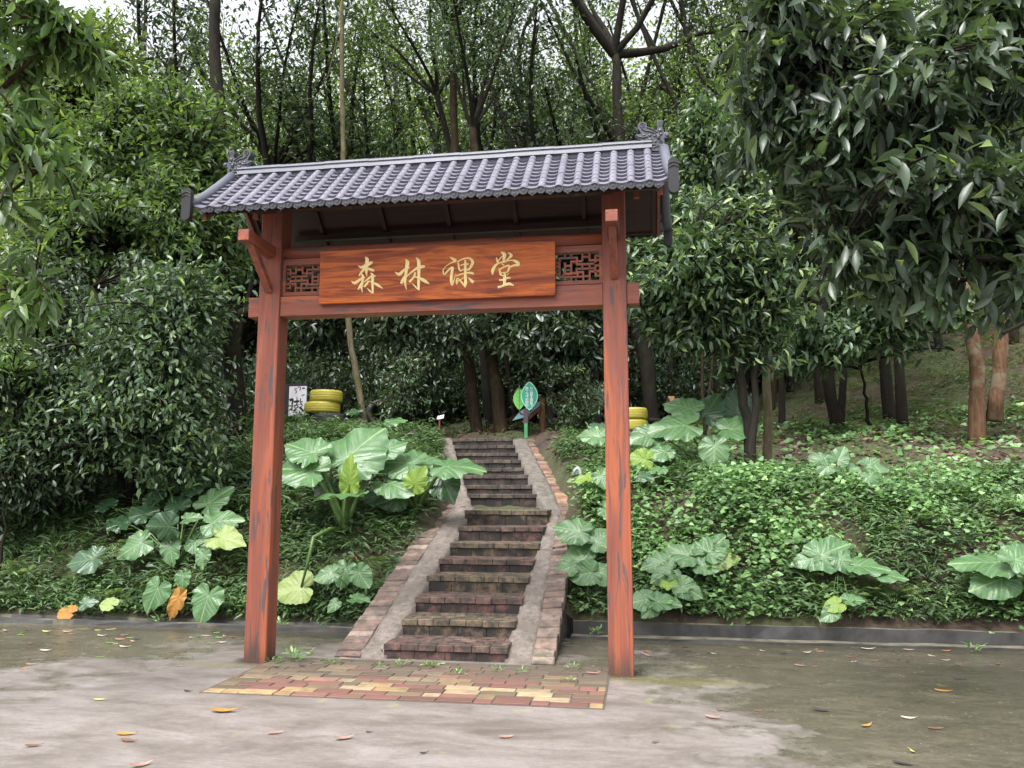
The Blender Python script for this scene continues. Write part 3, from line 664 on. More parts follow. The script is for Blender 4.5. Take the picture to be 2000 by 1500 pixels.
C1 = [[(365,245,14),(410,290,62),(402,400,58),(395,560,45),(405,660,12)],[(215,430,8),(290,468,50),(400,425,66),(480,375,58),(535,360,34)],[(390,470,40),(310,550,42),(235,655,25)],[(420,490,30),(500,520,50),(572,545,28)],
 [(70,765,8),(140,812,50),(240,750,45),(330,690,34),(370,700,18)],[(285,605,15),(320,660,45),(310,800,42),(290,900,42),(312,1020,10)],[(310,790,36),(260,880,42),(215,958,25)],
 [(478,595,12),(528,630,48),(533,760,48),(533,900,40),(545,1040,26)],[(547,1040,32),(470,980,32),(410,915,4)],[(350,790,20),(440,720,34),(520,660,38),(600,660,24)],[(450,760,28),(400,840,42),(348,898,34)],[(440,790,20),(490,775,24),(530,810,24)],[(550,800,28),(650,860,50),(758,932,12)]]
C2 = [[(1015,565,8),(1105,620,56),(1200,540,44),(1290,480,40),(1340,485,22)],[(1245,290,10),(1288,360,66),(1268,500,58),(1250,650,48),(1235,800,42),(1270,960,8)],[(1250,650,46),(1190,740,52),(1150,822,42)],
 [(1270,670,22),(1370,580,34),(1480,500,44),(1580,460,58),(1668,450,38)],[(1475,255,14),(1530,330,58),(1535,450,58),(1535,700,48),(1530,850,48),(1542,975,16)],[(1540,965,24),(1450,880,28),(1375,805,4)],[(1460,580,34),(1420,690,36),(1328,790,40)],[(1440,670,24),(1560,710,44),(1670,770,58),(1766,832,10)]]
C3 = [[(320,240,14),(385,285,48),(450,325,42),(350,370,24),(240,440,12),(178,530,22),(200,620,30),(290,530,34),(375,475,46),(360,600,48),(348,760,48),(370,870,26)],[(370,860,26),(410,740,20),(450,600,6)],
 [(490,330,18),(510,430,34),(525,520,30),(570,555,22)],[(490,345,22),(600,290,30),(740,270,34),(815,350,52),(785,440,44),(730,520,32),(690,525,22)],[(550,430,24),(640,400,24),(730,400,28)],[(540,545,22),(640,512,24),(730,512,22)],[(655,310,30),(655,450,44),(655,640,48),(662,820,52),(650,912,12)],
 [(455,655,24),(560,622,28),(700,590,34),(800,595,42),(842,622,26)],[(480,700,18),(465,780,34),(480,848,12)],[(650,900,18),(590,810,34),(495,700,18)],[(480,780,22),(560,735,24),(620,695,16)],[(715,690,8),(780,750,46),(838,802,52)]]
C4 = [[(1425,135,18),(1500,185,66),(1490,300,44),(1490,370,34)],[(1332,255,18),(1345,320,38),(1372,372,28)],[(1370,330,22),(1450,230,22)],[(1582,150,14),(1655,205,48),(1600,270,34),(1530,330,18)],[(1250,635,22),(1250,540,58),(1310,430,44),(1400,370,28),(1510,345,28),(1650,315,24),(1760,345,54),(1815,410,50),(1700,430,38),(1620,472,26)],[(1440,385,18),(1502,432,18)],
 [(1382,490,14),(1410,570,38),(1425,632,36),(1480,655,22)],[(1400,520,28),(1500,462,28),(1605,432,34),(1600,510,38),(1560,590,20)],[(1440,592,22),(1560,575,22)],[(1510,600,42),(1510,720,56),(1500,860,46)],[(1390,750,34),(1480,742,34),(1570,702,38),(1642,700,22)],[(1560,642,18),(1600,602,18)],[(1360,905,48),(1450,882,38),(1600,830,52),(1712,872,22)]]
for Cc, x0 in ((C1,680),(C2,680),(C3,850),(C4,850)):
    m = MB()
    for i, s_ in enumerate(Cc): stroke(m, s_, bmap(x0), 1.22, .007, .0212+.0003*i)
    m.build('character', M['gold'], sb)
# ------------------------------------------------------------------ foliage machinery
def tpl(kind):
    if kind == 'oval': P = [(0,0,0),(.3,.34,.05),(.3,0,0),(.3,-.34,.05),(.7,.30,-.0),(.7,0,-.05),(.7,-.30,-.0),(1,0,-.16)]
    elif kind == 'simple': 
        return np.array([(0,0,0),(.5,.5,.07),(.5,0,-.02),(.5,-.5,.07),(1,0,-.1)]), np.array([(0,2,1),(0,3,2),(1,2,4),(2,3,4)])
    elif kind == 'lance': P = [(0,0,0),(.28,.42,.05),(.28,0,0),(.28,-.42,.05),(.68,.40,-.02),(.68,0,-.07),(.68,-.40,-.02),(1,0,-.22)]
    elif kind == 'heart':
        return np.array([(0,0,0),(-.16,.34,.04),(.25,.50,.05),(.62,.28,0),(1,0,-.1),(.62,-.28,0),(.25,-.50,.05),(-.16,-.34,.04),(.4,0,-.03)]), np.array([(0,8,1),(1,8,2),(2,8,3),(3,8,4),(4,8,5),(5,8,6),(6,8,7),(7,8,0)])
    elif kind == 'long':
        P = [(0,0,0)]; T = []
        for t, w, d in ((.14,.26,-.005),(.36,.47,-.02),(.62,.44,-.07),(.85,.2,-.14)): P += [(t,w,d+.06*w*2),(t,0,d),(t,-w,d+.06*w*2)]
        P.append((1,0,-.21)); T = [(0,2,1),(0,3,2)]
        for q in range(3):
            a = 1+3*q
            for k in (0,1): T += [(a+k,a+k+1,a+k+4),(a+k,a+k+4,a+k+3)]
        T += [(10,11,13),(11,12,13)]; return np.array(P), np.array(T)
    return np.array(P), np.array([(0,2,1),(0,3,2),(1,2,5),(1,5,4),(2,3,6),(2,6,5),(4,5,7),(5,6,7)])
def nrmz(a): return a/(np.linalg.norm(a, axis=-1, keepdims=True)+1e-9)
def leafgeo(P, A, N, L, Wd, kind, rnd):
    T, F = tpl(kind); A = nrmz(A); S = nrmz(np.cross(N, A)); N = np.cross(A, S); L = L[:,None,None]
    V = P[:,None]+L*(T[None,:,0:1]*A[:,None]+T[None,:,1:2]*Wd*S[:,None]+T[None,:,2:3]*N[:,None])
    n, k = len(P), len(T)
    return V.reshape(-1,3), (F[None]+np.arange(n)[:,None,None]*k).reshape(-1,3), np.repeat(rnd, k)
def leafmesh(name, P, A, N, L, Wd, kind, mat, rnd):
    V, T, r_ = leafgeo(P, A, N, L, Wd, kind, rnd); return np_mesh(name, V, T, mat, rnd=r_, smooth=(kind == 'long'))
def twig_leaves(r, ends, dirs, nper, spread, L0, up=.6, droop=.0, along=.5):
    """leaves scattered along and around twig ends"""
    n = len(ends); k = nper; t = r.rand(n,k)**.7
    P = ends[:,None]-dirs[:,None]*(1-t[...,None])*along+r.normal(0, spread, (n,k,3))*(.5+.5*t[...,None])
    A = dirs[:,None]*.55+r.normal(0, .75, (n,k,3)); A[...,2] -= droop
    N = r.normal(0, .45, (n,k,3)); N[...,2] += up
    L = L0*r.uniform(.65, 1.2, (n,k)); rnd = np.clip(r.uniform(0,.92,(n,k))+(r.rand(n,k) > .95)*.1+.12*r.uniform(-1,1,(n,1)), 0, 1)
    return P.reshape(-1,3), A.reshape(-1,3), N.reshape(-1,3), L.ravel(), rnd.ravel()
def curve(r, p, d, L, n=7, wob=.12, up=.0):
    p = np.array(p, float); d = np.array(d, float); d /= np.linalg.norm(d); out = [p.copy()]
    for i in range(n-1):
        d = d+r.normal(0, wob, 3); d[2] += up; d /= np.linalg.norm(d); p = p+d*L/(n-1); out.append(p.copy())
    return np.array(out)
def crown_proto(seed, nl=6, length=4.5, spread=.45, r0=.07, leafL=.13, kind='simple', mat='leafmid', wl=.42, twigs=13, nper=60, start=.3, up=.02, tw=1.0, droop=.1):
    """limbs + leaves springing from a fork at the origin"""
    r = rs(seed); mb = MB(); ends = []; dirs = []
    for i in range(nl):
        az = 2*math.pi*(i+r.uniform(-.3,.3))/nl; el = spread*r.uniform(.5,1.3)
        d = np.array([math.cos(az)*math.sin(el), math.sin(az)*math.sin(el), math.cos(el)]); Ls = length*r.uniform(.7,1.1)
        C = curve(r, (0,0,-.15), d, Ls, 8, .09, up); mb.tube(C, list(np.linspace(r0, r0*.25, 8)*r.uniform(.7,1.1)), 6, caps=False)
        for k in range(twigs):
            t = start+(1-start)*(k+r.rand())/twigs; q = t*7; j = min(int(q), 6); p = C[j]+(C[j+1]-C[j])*(q-j)
            dd = r.normal(0, 1, 3); dd[2] = abs(dd[2])*.5-.1; dd = nrmz(dd*.9+d*.5); l2 = tw*r.uniform(.5,1.25)*(1.15-.5*t)
            c2 = curve(r, p, dd, l2, 4, .15, .02); mb.tube(c2, [.014,.011,.008,.004], 4, caps=False)
            ends.append(c2[-1]); dirs.append(nrmz(c2[-1]-c2[-2])); ends.append(c2[2]); dirs.append(nrmz(c2[2]-c2[1]))
    ends = np.array(ends); dirs = np.array(dirs)
    P, A, N, L, rnd = twig_leaves(r, ends, dirs, nper//2, .20*tw, leafL, droop=droop)
    me = bpy.data.meshes.new('limbs'); me.from_pydata(mb.v, [], mb.f); me.polygons.foreach_set('use_smooth', [True]*len(mb.f))
    return me, leafmesh('crown', P, A, N, L, wl, kind, M[mat], rnd)
def setmat(me, m):
    me.materials.clear(); me.materials.append(m); return me
# prototypes ------------------------------------------------
PR = [crown_proto(11, 6, 6.2, .68, .085, .125, 'simple', 'leafmid', .42, 13, 56, tw=1.15, start=.45),
      crown_proto(12, 6, 6.6, .78, .11, .12, 'simple', 'leafdark', .44, 13, 54, tw=1.15, start=.45),
      crown_proto(13, 7, 4.4, .60, .06, .12, 'simple', 'leafmid', .46, 12, 66, tw=1.2),
      crown_proto(14, 6, 6.2, .64, .095, .14, 'simple', 'leafpale', .40, 12, 50, start=.48, tw=1.1),
      crown_proto(15, 8, 3.2, .85, .05, .13, 'simple', 'leafdark', .42, 13, 64, tw=1.2),
      crown_proto(16, 6, 4.6, .55, .06, .11, 'simple', 'leafshrub', .45, 13, 64, tw=1.1)]
for i, (a, b) in enumerate(PR): setmat(a, M['barkdark'])
BP = [crown_proto(31, 12, 1.7, 1.15, .025, .12, 'simple', 'leafdark', .45, 9, 70, start=.15, tw=.8, up=.05),
      crown_proto(32, 13, 1.9, 1.05, .025, .10, 'simple', 'leafshrub', .45, 9, 74, start=.15, tw=.8, up=.05),
      crown_proto(33, 12, 2.1, .9, .025, .15, 'oval', 'leafdark', .50, 9, 40, start=.2, tw=.9, up=.05)]
for a, b in BP: setmat(a, M['barkdark'])
def trunk_mesh(pts, r0, r1, bk, seed=0, extra=None, n=10):
    r = rs(seed+400); mb = MB()
    def one(pts, r0, r1):
        P = np.array(pts, float); d = np.r_[0, np.cumsum(np.linalg.norm(np.diff(P, axis=0), axis=1))]; k = max(8, int(d[-1]/.35)); t = np.linspace(0, d[-1], k)
        # smooth through the points
        Q = np.c_[[np.interp(t, d, P[:,i]) for i in range(3)]].T; 
        for _ in range(3): Q[1:-1] = .25*Q[:-2]+.5*Q[1:-1]+.25*Q[2:]
        Q[1:-1,:2] += r.normal(0, r0*.10, (k-2,2)); rad = np.linspace(r0, r1, k)*r.uniform(.92,1.08,k); rad[0] *= 1.2; rad[1] *= 1.05
        mb.tube(Q, list(rad), n, caps=True)
    one(pts, r0, r1)
    for e in (extra or []): one(*e)
    me = bpy.data.meshes.new('trunk'); me.from_pydata(mb.v, [], mb.f); me.polygons.foreach_set('use_smooth', [True]*len(mb.f)); me.materials.append(bk); return me
def hero(label, px, v, wpx, bk, proto, ext=1.5, scale=1., rz=0, extra=None, name='forest_tree', group=None, base_v=None):
    """tree whose stem follows photo points at depth v"""
    P = [atv(x, y, v) for x, y in px]; z0 = float(H(P[0][0], P[0][1])); P[0] = np.array([P[0][0], P[0][1], min(P[0][2], z0)-.15])
    d = nrmz(P[-1]-P[-2]); P.append(P[-1]+d*ext); o0 = P[0].copy(); loc = np.array([P[0][0], P[0][1], z0])
    r0 = wpx*mpp(v)/2
    ex = [([atv(x, y, v)-loc for x, y in e[0]], e[1]*mpp(v)/2, e[1]*mpp(v)*.35) for e in (extra or [])]
    t = thing(name, label, 'tree', loc, group)
    np_obj('trunk', trunk_mesh([p-loc for p in P], r0, r0*.55, M[bk], int(px[0][0]), ex), t)
    if proto is not None:
        a, b = PR[proto]
        for nm, me in (('limbs', a), ('crown', b)):
            o = np_obj(nm, me, t, P[-1]-loc); o.scale = (scale,)*3; o.rotation_euler = (0,0,rz)
    return t
hero('big dark trunked tree on the bank just left of the left gate post', [(465,800),(457,700),(450,620),(438,450),(428,250),(420,60),(415,-60)], 6.2, 38, 'barkdark', 1, .8, .9, .3)
hero('slender pale mossy leaning trunk beside the yellow tyres', [(716,822),(700,745),(682,660),(673,520),(670,300),(668,60),(666,-80)], 7.4, 14, 'barkpale', 0, .8, .8, 1.)
hero('leftmost brown trunk of the three at the head of the stairs', [(932,858),(925,770),(912,680),(904,600),(895,450),(886,250),(884,120)], 9.2, 24, 'barkbrown', 3, 1., .9, 2.)
hero('dark middle trunk of the three at the head of the stairs', [(962,850),(950,760),(938,650),(930,560),(905,400),(870,250)], 10.6, 20, 'barkdark', 2, 1., .9, .7)
hero('rightmost trunk with a yellow moss patch of the three at the head of the stairs', [(982,858),(972,760),(960,690),(945,620),(943,480),(930,330)], 8.9, 28, 'barkbrown', 5, 1., .9, 1.6)
hero('dark trunk leaning left close behind the right gate post', [(1278,812),(1262,700),(1246,610),(1232,490),(1215,320),(1205,180)], 9.4, 30, 'barkdark', 1, 1., .9, 4.)
hero('thin dark stump of a tree right of the wooden post by the stair head', [(1172,838),(1166,760),(1160,690),(1150,560)], 11.5, 15, 'barkdark', 4, .5, .8, 0)
hero('dark tree behind the round wooden post at the stair head', [(1078,836),(1074,760),(1070,660),(1075,560)], 12., 15, 'barkdark', 4, .5, .8, 2)
hero('thin mossy pale stem right beside the dark leafy tree on the right bank', [(1494,885),(1500,800),(1497,700),(1490,600)], 5.6, 18, 'barkpale', None)
hero('thin dark sapling trunk between the leafy tree and the twin trunks', [(1530,852),(1526,760),(1520,650),(1512,540)], 8.6, 13, 'barkdark', 4, .6, .8, 1)
hero('dark curved trunk forking with a brown stem on the grassy rise', [(1638,842),(1618,740),(1608,620),(1600,480)], 8.4, 25, 'barkdark', 2, 1., .9, 1, [([(1640,842),(1650,720),(1652,600),(1648,430)], 15)])
hero('left trunk of the dark pair on the grassy rise', [(1738,800),(1728,700),(1720,580),(1712,430)], 10.2, 23, 'barkdark', 5, 1., .9, 3)
hero('right trunk of the dark pair on the grassy rise', [(1765,835),(1758,740),(1752,620),(1748,470)], 8.6, 20, 'barkdark', 4, 1., .9, 5)
hero('twin stemmed tree with peeling orange tan bark at far right', [(1903,826),(1912,720),(1893,600),(1868,480),(1850,380)], 7.3, 29, 'barktan', 5, .6, .85, 2.2, [([(1942,822),(1950,720),(1962,610),(1985,500),(2010,380)], 26)])
LT = [([(1005,800),(1000,500),(1010,300),(950,150),(868,-20)],14.,13,'slender trunk bending left above the middle of the roof'),([(1030,800),(1035,450),(1018,200),(1012,80),(1060,-20)],15.,12,'slender upright trunk just right of the roof middle, bending right at its top'),
 ([(1200,800),(1205,500),(1210,300),(1150,150),(1060,-20)],13.,13,'slender trunk sweeping left from above the right end of the roof'),([(1230,790),(1225,330),(1262,150),(1305,-20)],14.5,12,'slender trunk leaning right above the right end of the roof'),
 ([(1400,760),(1385,400),(1330,220),(1270,100),(1230,-20)],12.5,13,'thin dark trunk sweeping left over the right ridge ornament'),([(850,800),(845,330),(872,150),(905,-20)],16.,12,'thin dark trunk leaning right above the left half of the roof'),
 ([(760,780),(740,320),(690,180),(600,60),(560,-20)],13.5,12,'thin dark trunk sweeping left just right of the pale stem'),([(640,760),(620,330),(575,180),(530,60),(500,-20)],13.,11,'thin dark trunk leaning left between the pale stem and the left ridge ornament'),
 ([(560,740),(545,330),(470,200),(380,90),(330,-20)],12.5,12,'long thin trunk slanting far left over the left roof end'),([(300,740),(285,400),(280,200),(285,-20)],11.5,13,'straight thin dark trunk above the left thicket'),([(1110,800),(1105,330),(1130,150),(1120,-20)],17.,12,'straight thin trunk above the right half of the roof'),([(1475,760),(1460,400),(1400,180),(1320,20),(1300,-20)],14.,12,'thin trunk slanting left between the gate and the overhanging tree')]
for i_, (px_, v_, w_px, lb_) in enumerate(LT): hero(lb_, px_, v_, w_px, 'barkdark', (0,3,1)[i_ % 3], .5, .8, i_*1.1, group='slender leaning trunks of the wood')
# forest behind : every tree a thing of its own
r = rs(77)
tops = [(560,12.5,1),(620,18,0),(735,13.5,5),(790,17,2),(850,24,3),(1010,13,1),(1040,20,3),(1085,16,0),(1130,26,3),(1210,15,1),(1250,21,0),(1310,12,1),(1370,17,3),(1420,23,2),(500,22,3),(440,16,2),(380,11,1),(330,20,0),(270,14,5),(205,18,3),
        (150,12,2),(95,17,0),(40,13,1),(-40,16,5),(10,24,3),(1500,14,5),(1560,20,0),(1600,13,2),(1690,17,1),(1780,22,0),(1840,14,2),(1900,19,1),(1980,13,5),(2050,17,2),(1960,26,0),(700,28,0),(560,29,2),(920,30,0),(990,27,2),(1180,31,3),(1320,28,0),(1470,29,2),(240,27,2),(120,29,0),
        (1650,28,0),(1740,31,2),(1860,30,3),(380,31,0),(790,33,2),(1080,34,0),
        (590,15,4),(680,16,5),(770,20,5),(830,14.5,4),(880,19,2),(950,15.5,4),(1060,19,5),(1110,14,4),(1150,22,2),(1260,17,5),(1290,24,3),(1340,16,4),(1400,19.5,5),(1450,15.5,4),(480,14.5,4),(300,17,4),(220,24,5),(640,23,3),(1530,26,5),(1630,19,4),(540,24.5,5),(720,24,2),(905,24.5,5),(1030,25,2),(1720,24,5),(1910,24,4)]
tall = [(250,13.2,1),(345,14.2,3),(460,12.8,2),(530,16.2,1),(610,13.6,3),(700,14.7,2),(760,18.3,1),(870,15.2,0),(940,17.2,3),(1040,14.4,1),(1100,18.2,2),(1170,15.8,3),(1240,13.4,0),(1330,18.4,1),(1400,14.2,3),(1440,20.5,2),(180,15.6,2),(80,14.6,3),(1540,15.2,1),(1620,16.6,3)]
tall = tall[::2]; tops = tops+tall
reg = lambda x: 'behind the left thicket' if x < 400 else 'over the left roof half' if x < 830 else 'over the right roof half' if x < 1300 else 'behind the right trees'
cnt = {}
order = sorted(tops)
kinds = {0:'brown stemmed slender tree',1:'dark fork limbed tree',2:'wide forked green tree',3:'yellowish green crowned tree',5:'small leaved dense tree',4:'low spreading dark tree'}
tk = {}
for x, v, k in order: tk.setdefault((reg(x), k), []).append((x, v))
ordw = ['leftmost', 'second', 'third', 'fourth', 'fifth', 'sixth', 'seventh', 'eighth', 'ninth', 'tenth', 'eleventh', 'twelfth', 'thirteenth', 'fourteenth', 'fifteenth', 'sixteenth']
for x, v, k in order:
    p = atv(x, 700, v); u = p[0]; z0 = float(H(u, v)); h = (r.uniform(1.5, 3.) if k == 4 else r.uniform(2.2, 4.6)) if v < 22 else r.uniform(3.5, 6.5); ln = r.uniform(-.12,.12,2)
    if (x, v, k) in tall: h = r.uniform(5.0, 7.5)
    lst = tk[(reg(x), k)]; i = lst.index((x, v)); n = len(lst)
    lab = kinds[k]+' '+reg(x)+('' if n == 1 else (', '+('leftmost' if i == 0 else 'rightmost' if i == n-1 else ordw[i]+' from the left')+' of its kind'))
    t = thing('forest_tree', lab, 'tree', (u, v, z0), 'trees of the wood behind the gate')
    C = curve(r, (0,0,-.2), (ln[0], ln[1], 1), h+.2, 7, .05, .0); rad = r.uniform(.07,.13)
    np_obj('trunk', trunk_mesh(C, rad, rad*.65, M['barkdark' if k in (1,2,4) else 'barkbrown'], int(x)+900, n=8), t)
    s = r.uniform(1.0,1.4); rz = r.uniform(0, 6.28); a, b = PR[k]
    for nm, me in (('limbs', a), ('crown', b)):
        o = np_obj(nm, me, t, C[-1]); o.scale = (s,s,s*r.uniform(.95,1.15)); o.rotation_euler = (0,0,rz)
# understory shrubs (far, dark)
SH = [(600,10.5,0,1.1),(660,13,1,1.3),(570,16,0,1.4),(740,15,2,1.2),(800,12.5,2,1.),(850,17,0,1.4),(890,14,1,1.),(1010,15,2,1.3),(1060,13.5,2,1.1),(1120,15,0,1.2),(1160,13,2,1.),(1120,20,1,1.7),(960,20,0,1.6),(760,22,0,1.7),(640,22,1,1.8),(1220,15,1,1.1),(1310,13,0,1.),(1400,17,2,1.4),(1340,21,1,1.8),
      (400,9,0,1.2),(340,12,1,1.5),(200,11,0,1.5),(60,12,2,1.6),(-30,9,1,1.4),(120,17,0,2.),(300,19,1,2.),(480,17,2,1.8),(1480,22,0,1.8),(1580,24,1,1.9),(1700,26,0,2.),(1850,25,1,2.),(1980,22,0,1.9),(2080,18,2,1.7),(1520,17,2,1.2),(1300,29,0,2.4),(1050,28,1,2.4),(860,27,0,2.4),(520,27,2,2.4),(200,26,0,2.4),(20,24,1,2.2)]
sreg = lambda x: 'left of the left post' if x < 520 else 'in the left half of the gate opening' if x < 900 else 'in the right half of the gate opening' if x < 1190 else 'right of the right post'
sk = {}
for s_ in sorted(SH): sk.setdefault((sreg(s_[0]), s_[2]), []).append(s_)
sn = ['dark leaved shrub', 'small leaved shrub', 'broad leaved shrub']
for s_ in sorted(SH):
    x, v, k, sc_ = s_; u = atv(x, 760, v)[0]; z0 = float(H(u, v)); lst = sk[(sreg(x), k)]; i = lst.index(s_); n = len(lst)
    lab = sn[k]+' '+sreg(x)+('' if n == 1 else ', '+('leftmost' if i == 0 else 'rightmost' if i == n-1 else ordw[i]+' from left')+' of kind')
    t = thing('shrub', lab, 'shrub', (u, v, z0-.05), 'shrubs under the trees', r.uniform(0,6.28)); a, b = BP[k]
    for nm, me in (('stem', a), ('foliage', b)):
        o = np_obj(nm, me, t); o.scale = (sc_, sc_, sc_*1.25)
# far woods closing the view
r = rs(5); n = 6500; ux = r.uniform(-34, 32, n); vz = r.uniform(33, 46, n); zz = 7+r.rand(n)**1.55*19+(np.sin(ux*.45)+np.sin(ux*.9+1))*1.2
C = np.c_[ux, vz, zz]; k = 34
P = (C[:,None]+r.normal(0,.75,(n,k,3))).reshape(-1,3); N = r.normal(0,.5,(n*k,3)); N[:,2] += .5
o = np_obj('far_woods', leafmesh('far_woods', P, r.normal(0,1,(n*k,3)), N, r.uniform(.22,.4,n*k), .5, 'simple', M['leafpale'], r.uniform(0.2,.95,n*k))); tag(o, 'distant green woods filling the gaps between the trunks', 'woods', kind='stuff')
# ------------------------------------------------------------------ custom leafy trees near the gate
def leafy(name, label, cat, base, stems, blobs, leafL, kind, mat, wl=.42, nper=26, spread=.14, seed=1, bk='barkdark', droop=.3, r0=.05, group=None, up=.6, along=.35, sub=1.):
    """base (u,v,z); stems: photo polylines with depth; blobs: (px,py,v,rx_px,ry_px,rdepth_m,n)"""
    r = rs(seed); base = np.array(base, float); mb = MB(); S = []
    for (pts, wpx) in stems:
        Q = np.array([atv(x, y, v) if y is not None else base for x, y, v in pts]); Q = np.vstack([base-np.array([0,0,.15]), Q])
        d = np.r_[0, np.cumsum(np.linalg.norm(np.diff(Q, axis=0), axis=1))]; tt = np.linspace(0, d[-1], 14); Q = np.c_[[np.interp(tt, d, Q[:,i]) for i in range(3)]].T
        for _ in range(2): Q[1:-1] = .25*Q[:-2]+.5*Q[1:-1]+.25*Q[2:]
        Q[1:-1] += r.normal(0, .02, (12,3)); mb.tube(Q-base, list(np.linspace(wpx, wpx*.35, 14)), 8); S.append(Q)
    SA = np.vstack([s[3:] for s in S]) if S else base[None]
    ends = []; dirs = []
    for (px, py, v, rx, ry, rd, n) in blobs:
        c = atv(px, py, v); m_ = mpp(v)
        ns = max(3, n//8); D = nrmz(r.normal(0,1,(ns,3)))*(r.rand(ns,1)**.4)*1.08
        S0 = c+D*np.array([rx*m_, rd, ry*m_]); E = S0[r.randint(ns, size=n)]+r.normal(0,1,(n,3))*np.array([.19,.17,.10])*sub
        for e in E:
            j = np.argmin(np.linalg.norm((SA-e)*np.array([1,1,1.4]), axis=1)); s_ = SA[j]; mid = (s_+e)/2+r.normal(0,.06,3); mid[2] += .10*np.linalg.norm(e-s_)
            T = [s_, s_*.5+mid*.5+(mid-s_)*.05, mid, (mid+e)/2+np.array([0,0,.03]), e]
            l = np.linalg.norm(e-s_); mb.tube([q-base for q in T], [.006+.010*l*q for q in (1,.8,.6,.4,.15)], 4, caps=False)
            dd = nrmz(e-mid+np.array([0,0,-.1])); ends.append(e-base); dirs.append(dd)
    ends = np.array(ends); dirs = np.array(dirs)
    P, A, N, L, rnd = twig_leaves(r, ends, dirs, nper, spread, leafL, up, droop, along)
    t = thing(name, label, cat, base, group)
    me = bpy.data.meshes.new('trunk'); me.from_pydata(mb.v, [], mb.f); me.polygons.foreach_set('use_smooth', [True]*len(mb.f)); me.materials.append(M[bk]); np_obj('trunk', me, t)
    np_obj('crown', leafmesh('crown', P, A, N, L, wl, kind, M[mat], rnd), t); return t
def gb(px, py, v=None):
    if v is None: return at(px, py)
    p = atv(px, py, v); return np.array([p[0], v, float(H(p[0], v))])
leafy('broadleaf_tree', 'dense glossy leaved tree bulging over the bank left of the left gate post', 'tree', gb(250,900,3.4), [([(280,800,3.2),(320,700,3.),(350,620,2.8)], .06),([(230,760,3.2),(200,640,3.),(180,560,3.)], .06)],
      [(330,670,2.9,80,110,.7,200),(270,790,2.7,130,95,.7,260),(355,580,3.3,70,65,.5,100),(180,720,2.9,110,110,.7,200),(330,880,2.9,100,60,.4,110),(130,860,2.8,120,80,.6,170)], .115, 'oval', 'leafshrub', .50, 28, .15, 41, sub=1.35)
leafy('broadleaf_tree', 'dark leafy tree at the left edge overhanging the bank', 'tree', gb(40,960,3.2), [([(60,800,3.),(70,650,3.),(60,500,3.2)], .07)],
      [(50,780,2.6,120,110,.8,230),(60,640,3.2,140,110,.8,230),(30,920,2.7,140,80,.6,170),(110,940,2.9,110,60,.4,90)], .105, 'oval', 'leafdark', .5, 26, .15, 42, sub=1.3)
leafy('young_shrub', 'light green shrub with pale leaves at the left edge of the picture', 'shrub', gb(10,1000,2.2), [([(15,850,2.1),(20,740,2.1)], .02)],
      [(20,730,2.0,50,70,.3,26),(10,860,2.0,35,60,.25,14)], .12, 'oval', 'leafbright', .42, 12, .08, 49)
leafy('broadleaf_tree', 'mid green spreading tree rising left of the roof end', 'tree', gb(330,900,5.2), [([(330,700,5.),(340,520,5.),(370,350,5.)], .09),([(300,640,5.),(240,470,4.8),(190,330,4.8)], .07)],
      [(330,430,4.8,120,120,.9,260),(400,300,5.,80,90,.7,140),(230,330,4.8,120,100,.9,230),(300,220,5.2,120,80,.8,170),(150,470,4.4,110,110,.8,210),(260,570,4.6,140,80,.7,200),(410,480,5.2,50,110,.5,110),(385,640,5.4,45,60,.4,50)], .15, 'oval', 'leafmid', .48, 20, .17, 43)
leafy('broadleaf_tree', 'tall leafy tree behind the left corner of the picture', 'tree', gb(120,880,6.5), [([(120,600,6.5),(130,350,6.5),(150,150,6.5)], .10)],
      [(120,330,6.3,150,120,1.,240),(60,180,6.3,150,110,1.,210),(200,120,6.8,120,90,1.,160),(60,470,6.,120,110,1.,180)], .15, 'simple', 'leafpale', .45, 24, .2, 44)
leafy('broadleaf_tree', 'dark stemmed leafy tree with pale young tips on the right bank near the post', 'tree', gb(1468,925), [([(1462,850,4.3),(1452,740,4.3),(1430,670,4.3),(1385,590,4.2),(1350,520,4.)], .085),([(1470,800,4.3),(1480,700,4.3),(1500,600,4.4)], .07)],
      [(1330,560,4.,80,80,.6,120),(1290,500,4.1,45,55,.4,60),(1420,520,4.2,90,70,.7,130),(1520,580,4.3,90,80,.7,130),(1470,650,4.4,90,50,.5,80),(1400,430,4.6,80,50,.5,70),(1300,640,4.2,55,60,.4,60)], .17, 'oval', 'leaftip', .40, 15, .10, 45, up=.5)
leafy('sapling', 'light green sapling with thin pale stems right behind the roof end', 'tree', gb(1375,820,8.), [([(1370,640,8.),(1365,450,7.6),(1372,250,7.6),(1380,160,7.6)], .035),([(1400,600,8.),(1440,420,7.8),(1480,300,7.8)], .03)],
      [(1365,260,7.4,50,80,.6,90),(1350,400,7.2,55,90,.6,110),(1440,360,7.6,70,100,.6,120),(1410,480,7.6,70,70,.6,90)], .16, 'lance', 'leaftip', .42, 18, .14, 46, bk='barkbrown')
leafy('understory_tree', 'low tree with broad dark leaves under the trees at centre right', 'tree', gb(1700,840,8.), [([(1690,760,7.8),(1680,680,7.6)], .04)],
      [(1640,640,6.8,80,45,.6,60),(1720,600,6.8,90,60,.6,80),(1560,690,7.2,60,50,.5,50),(1820,640,7.,80,50,.6,60)], .20, 'oval', 'leafshrub', .45, 14, .14, 47)
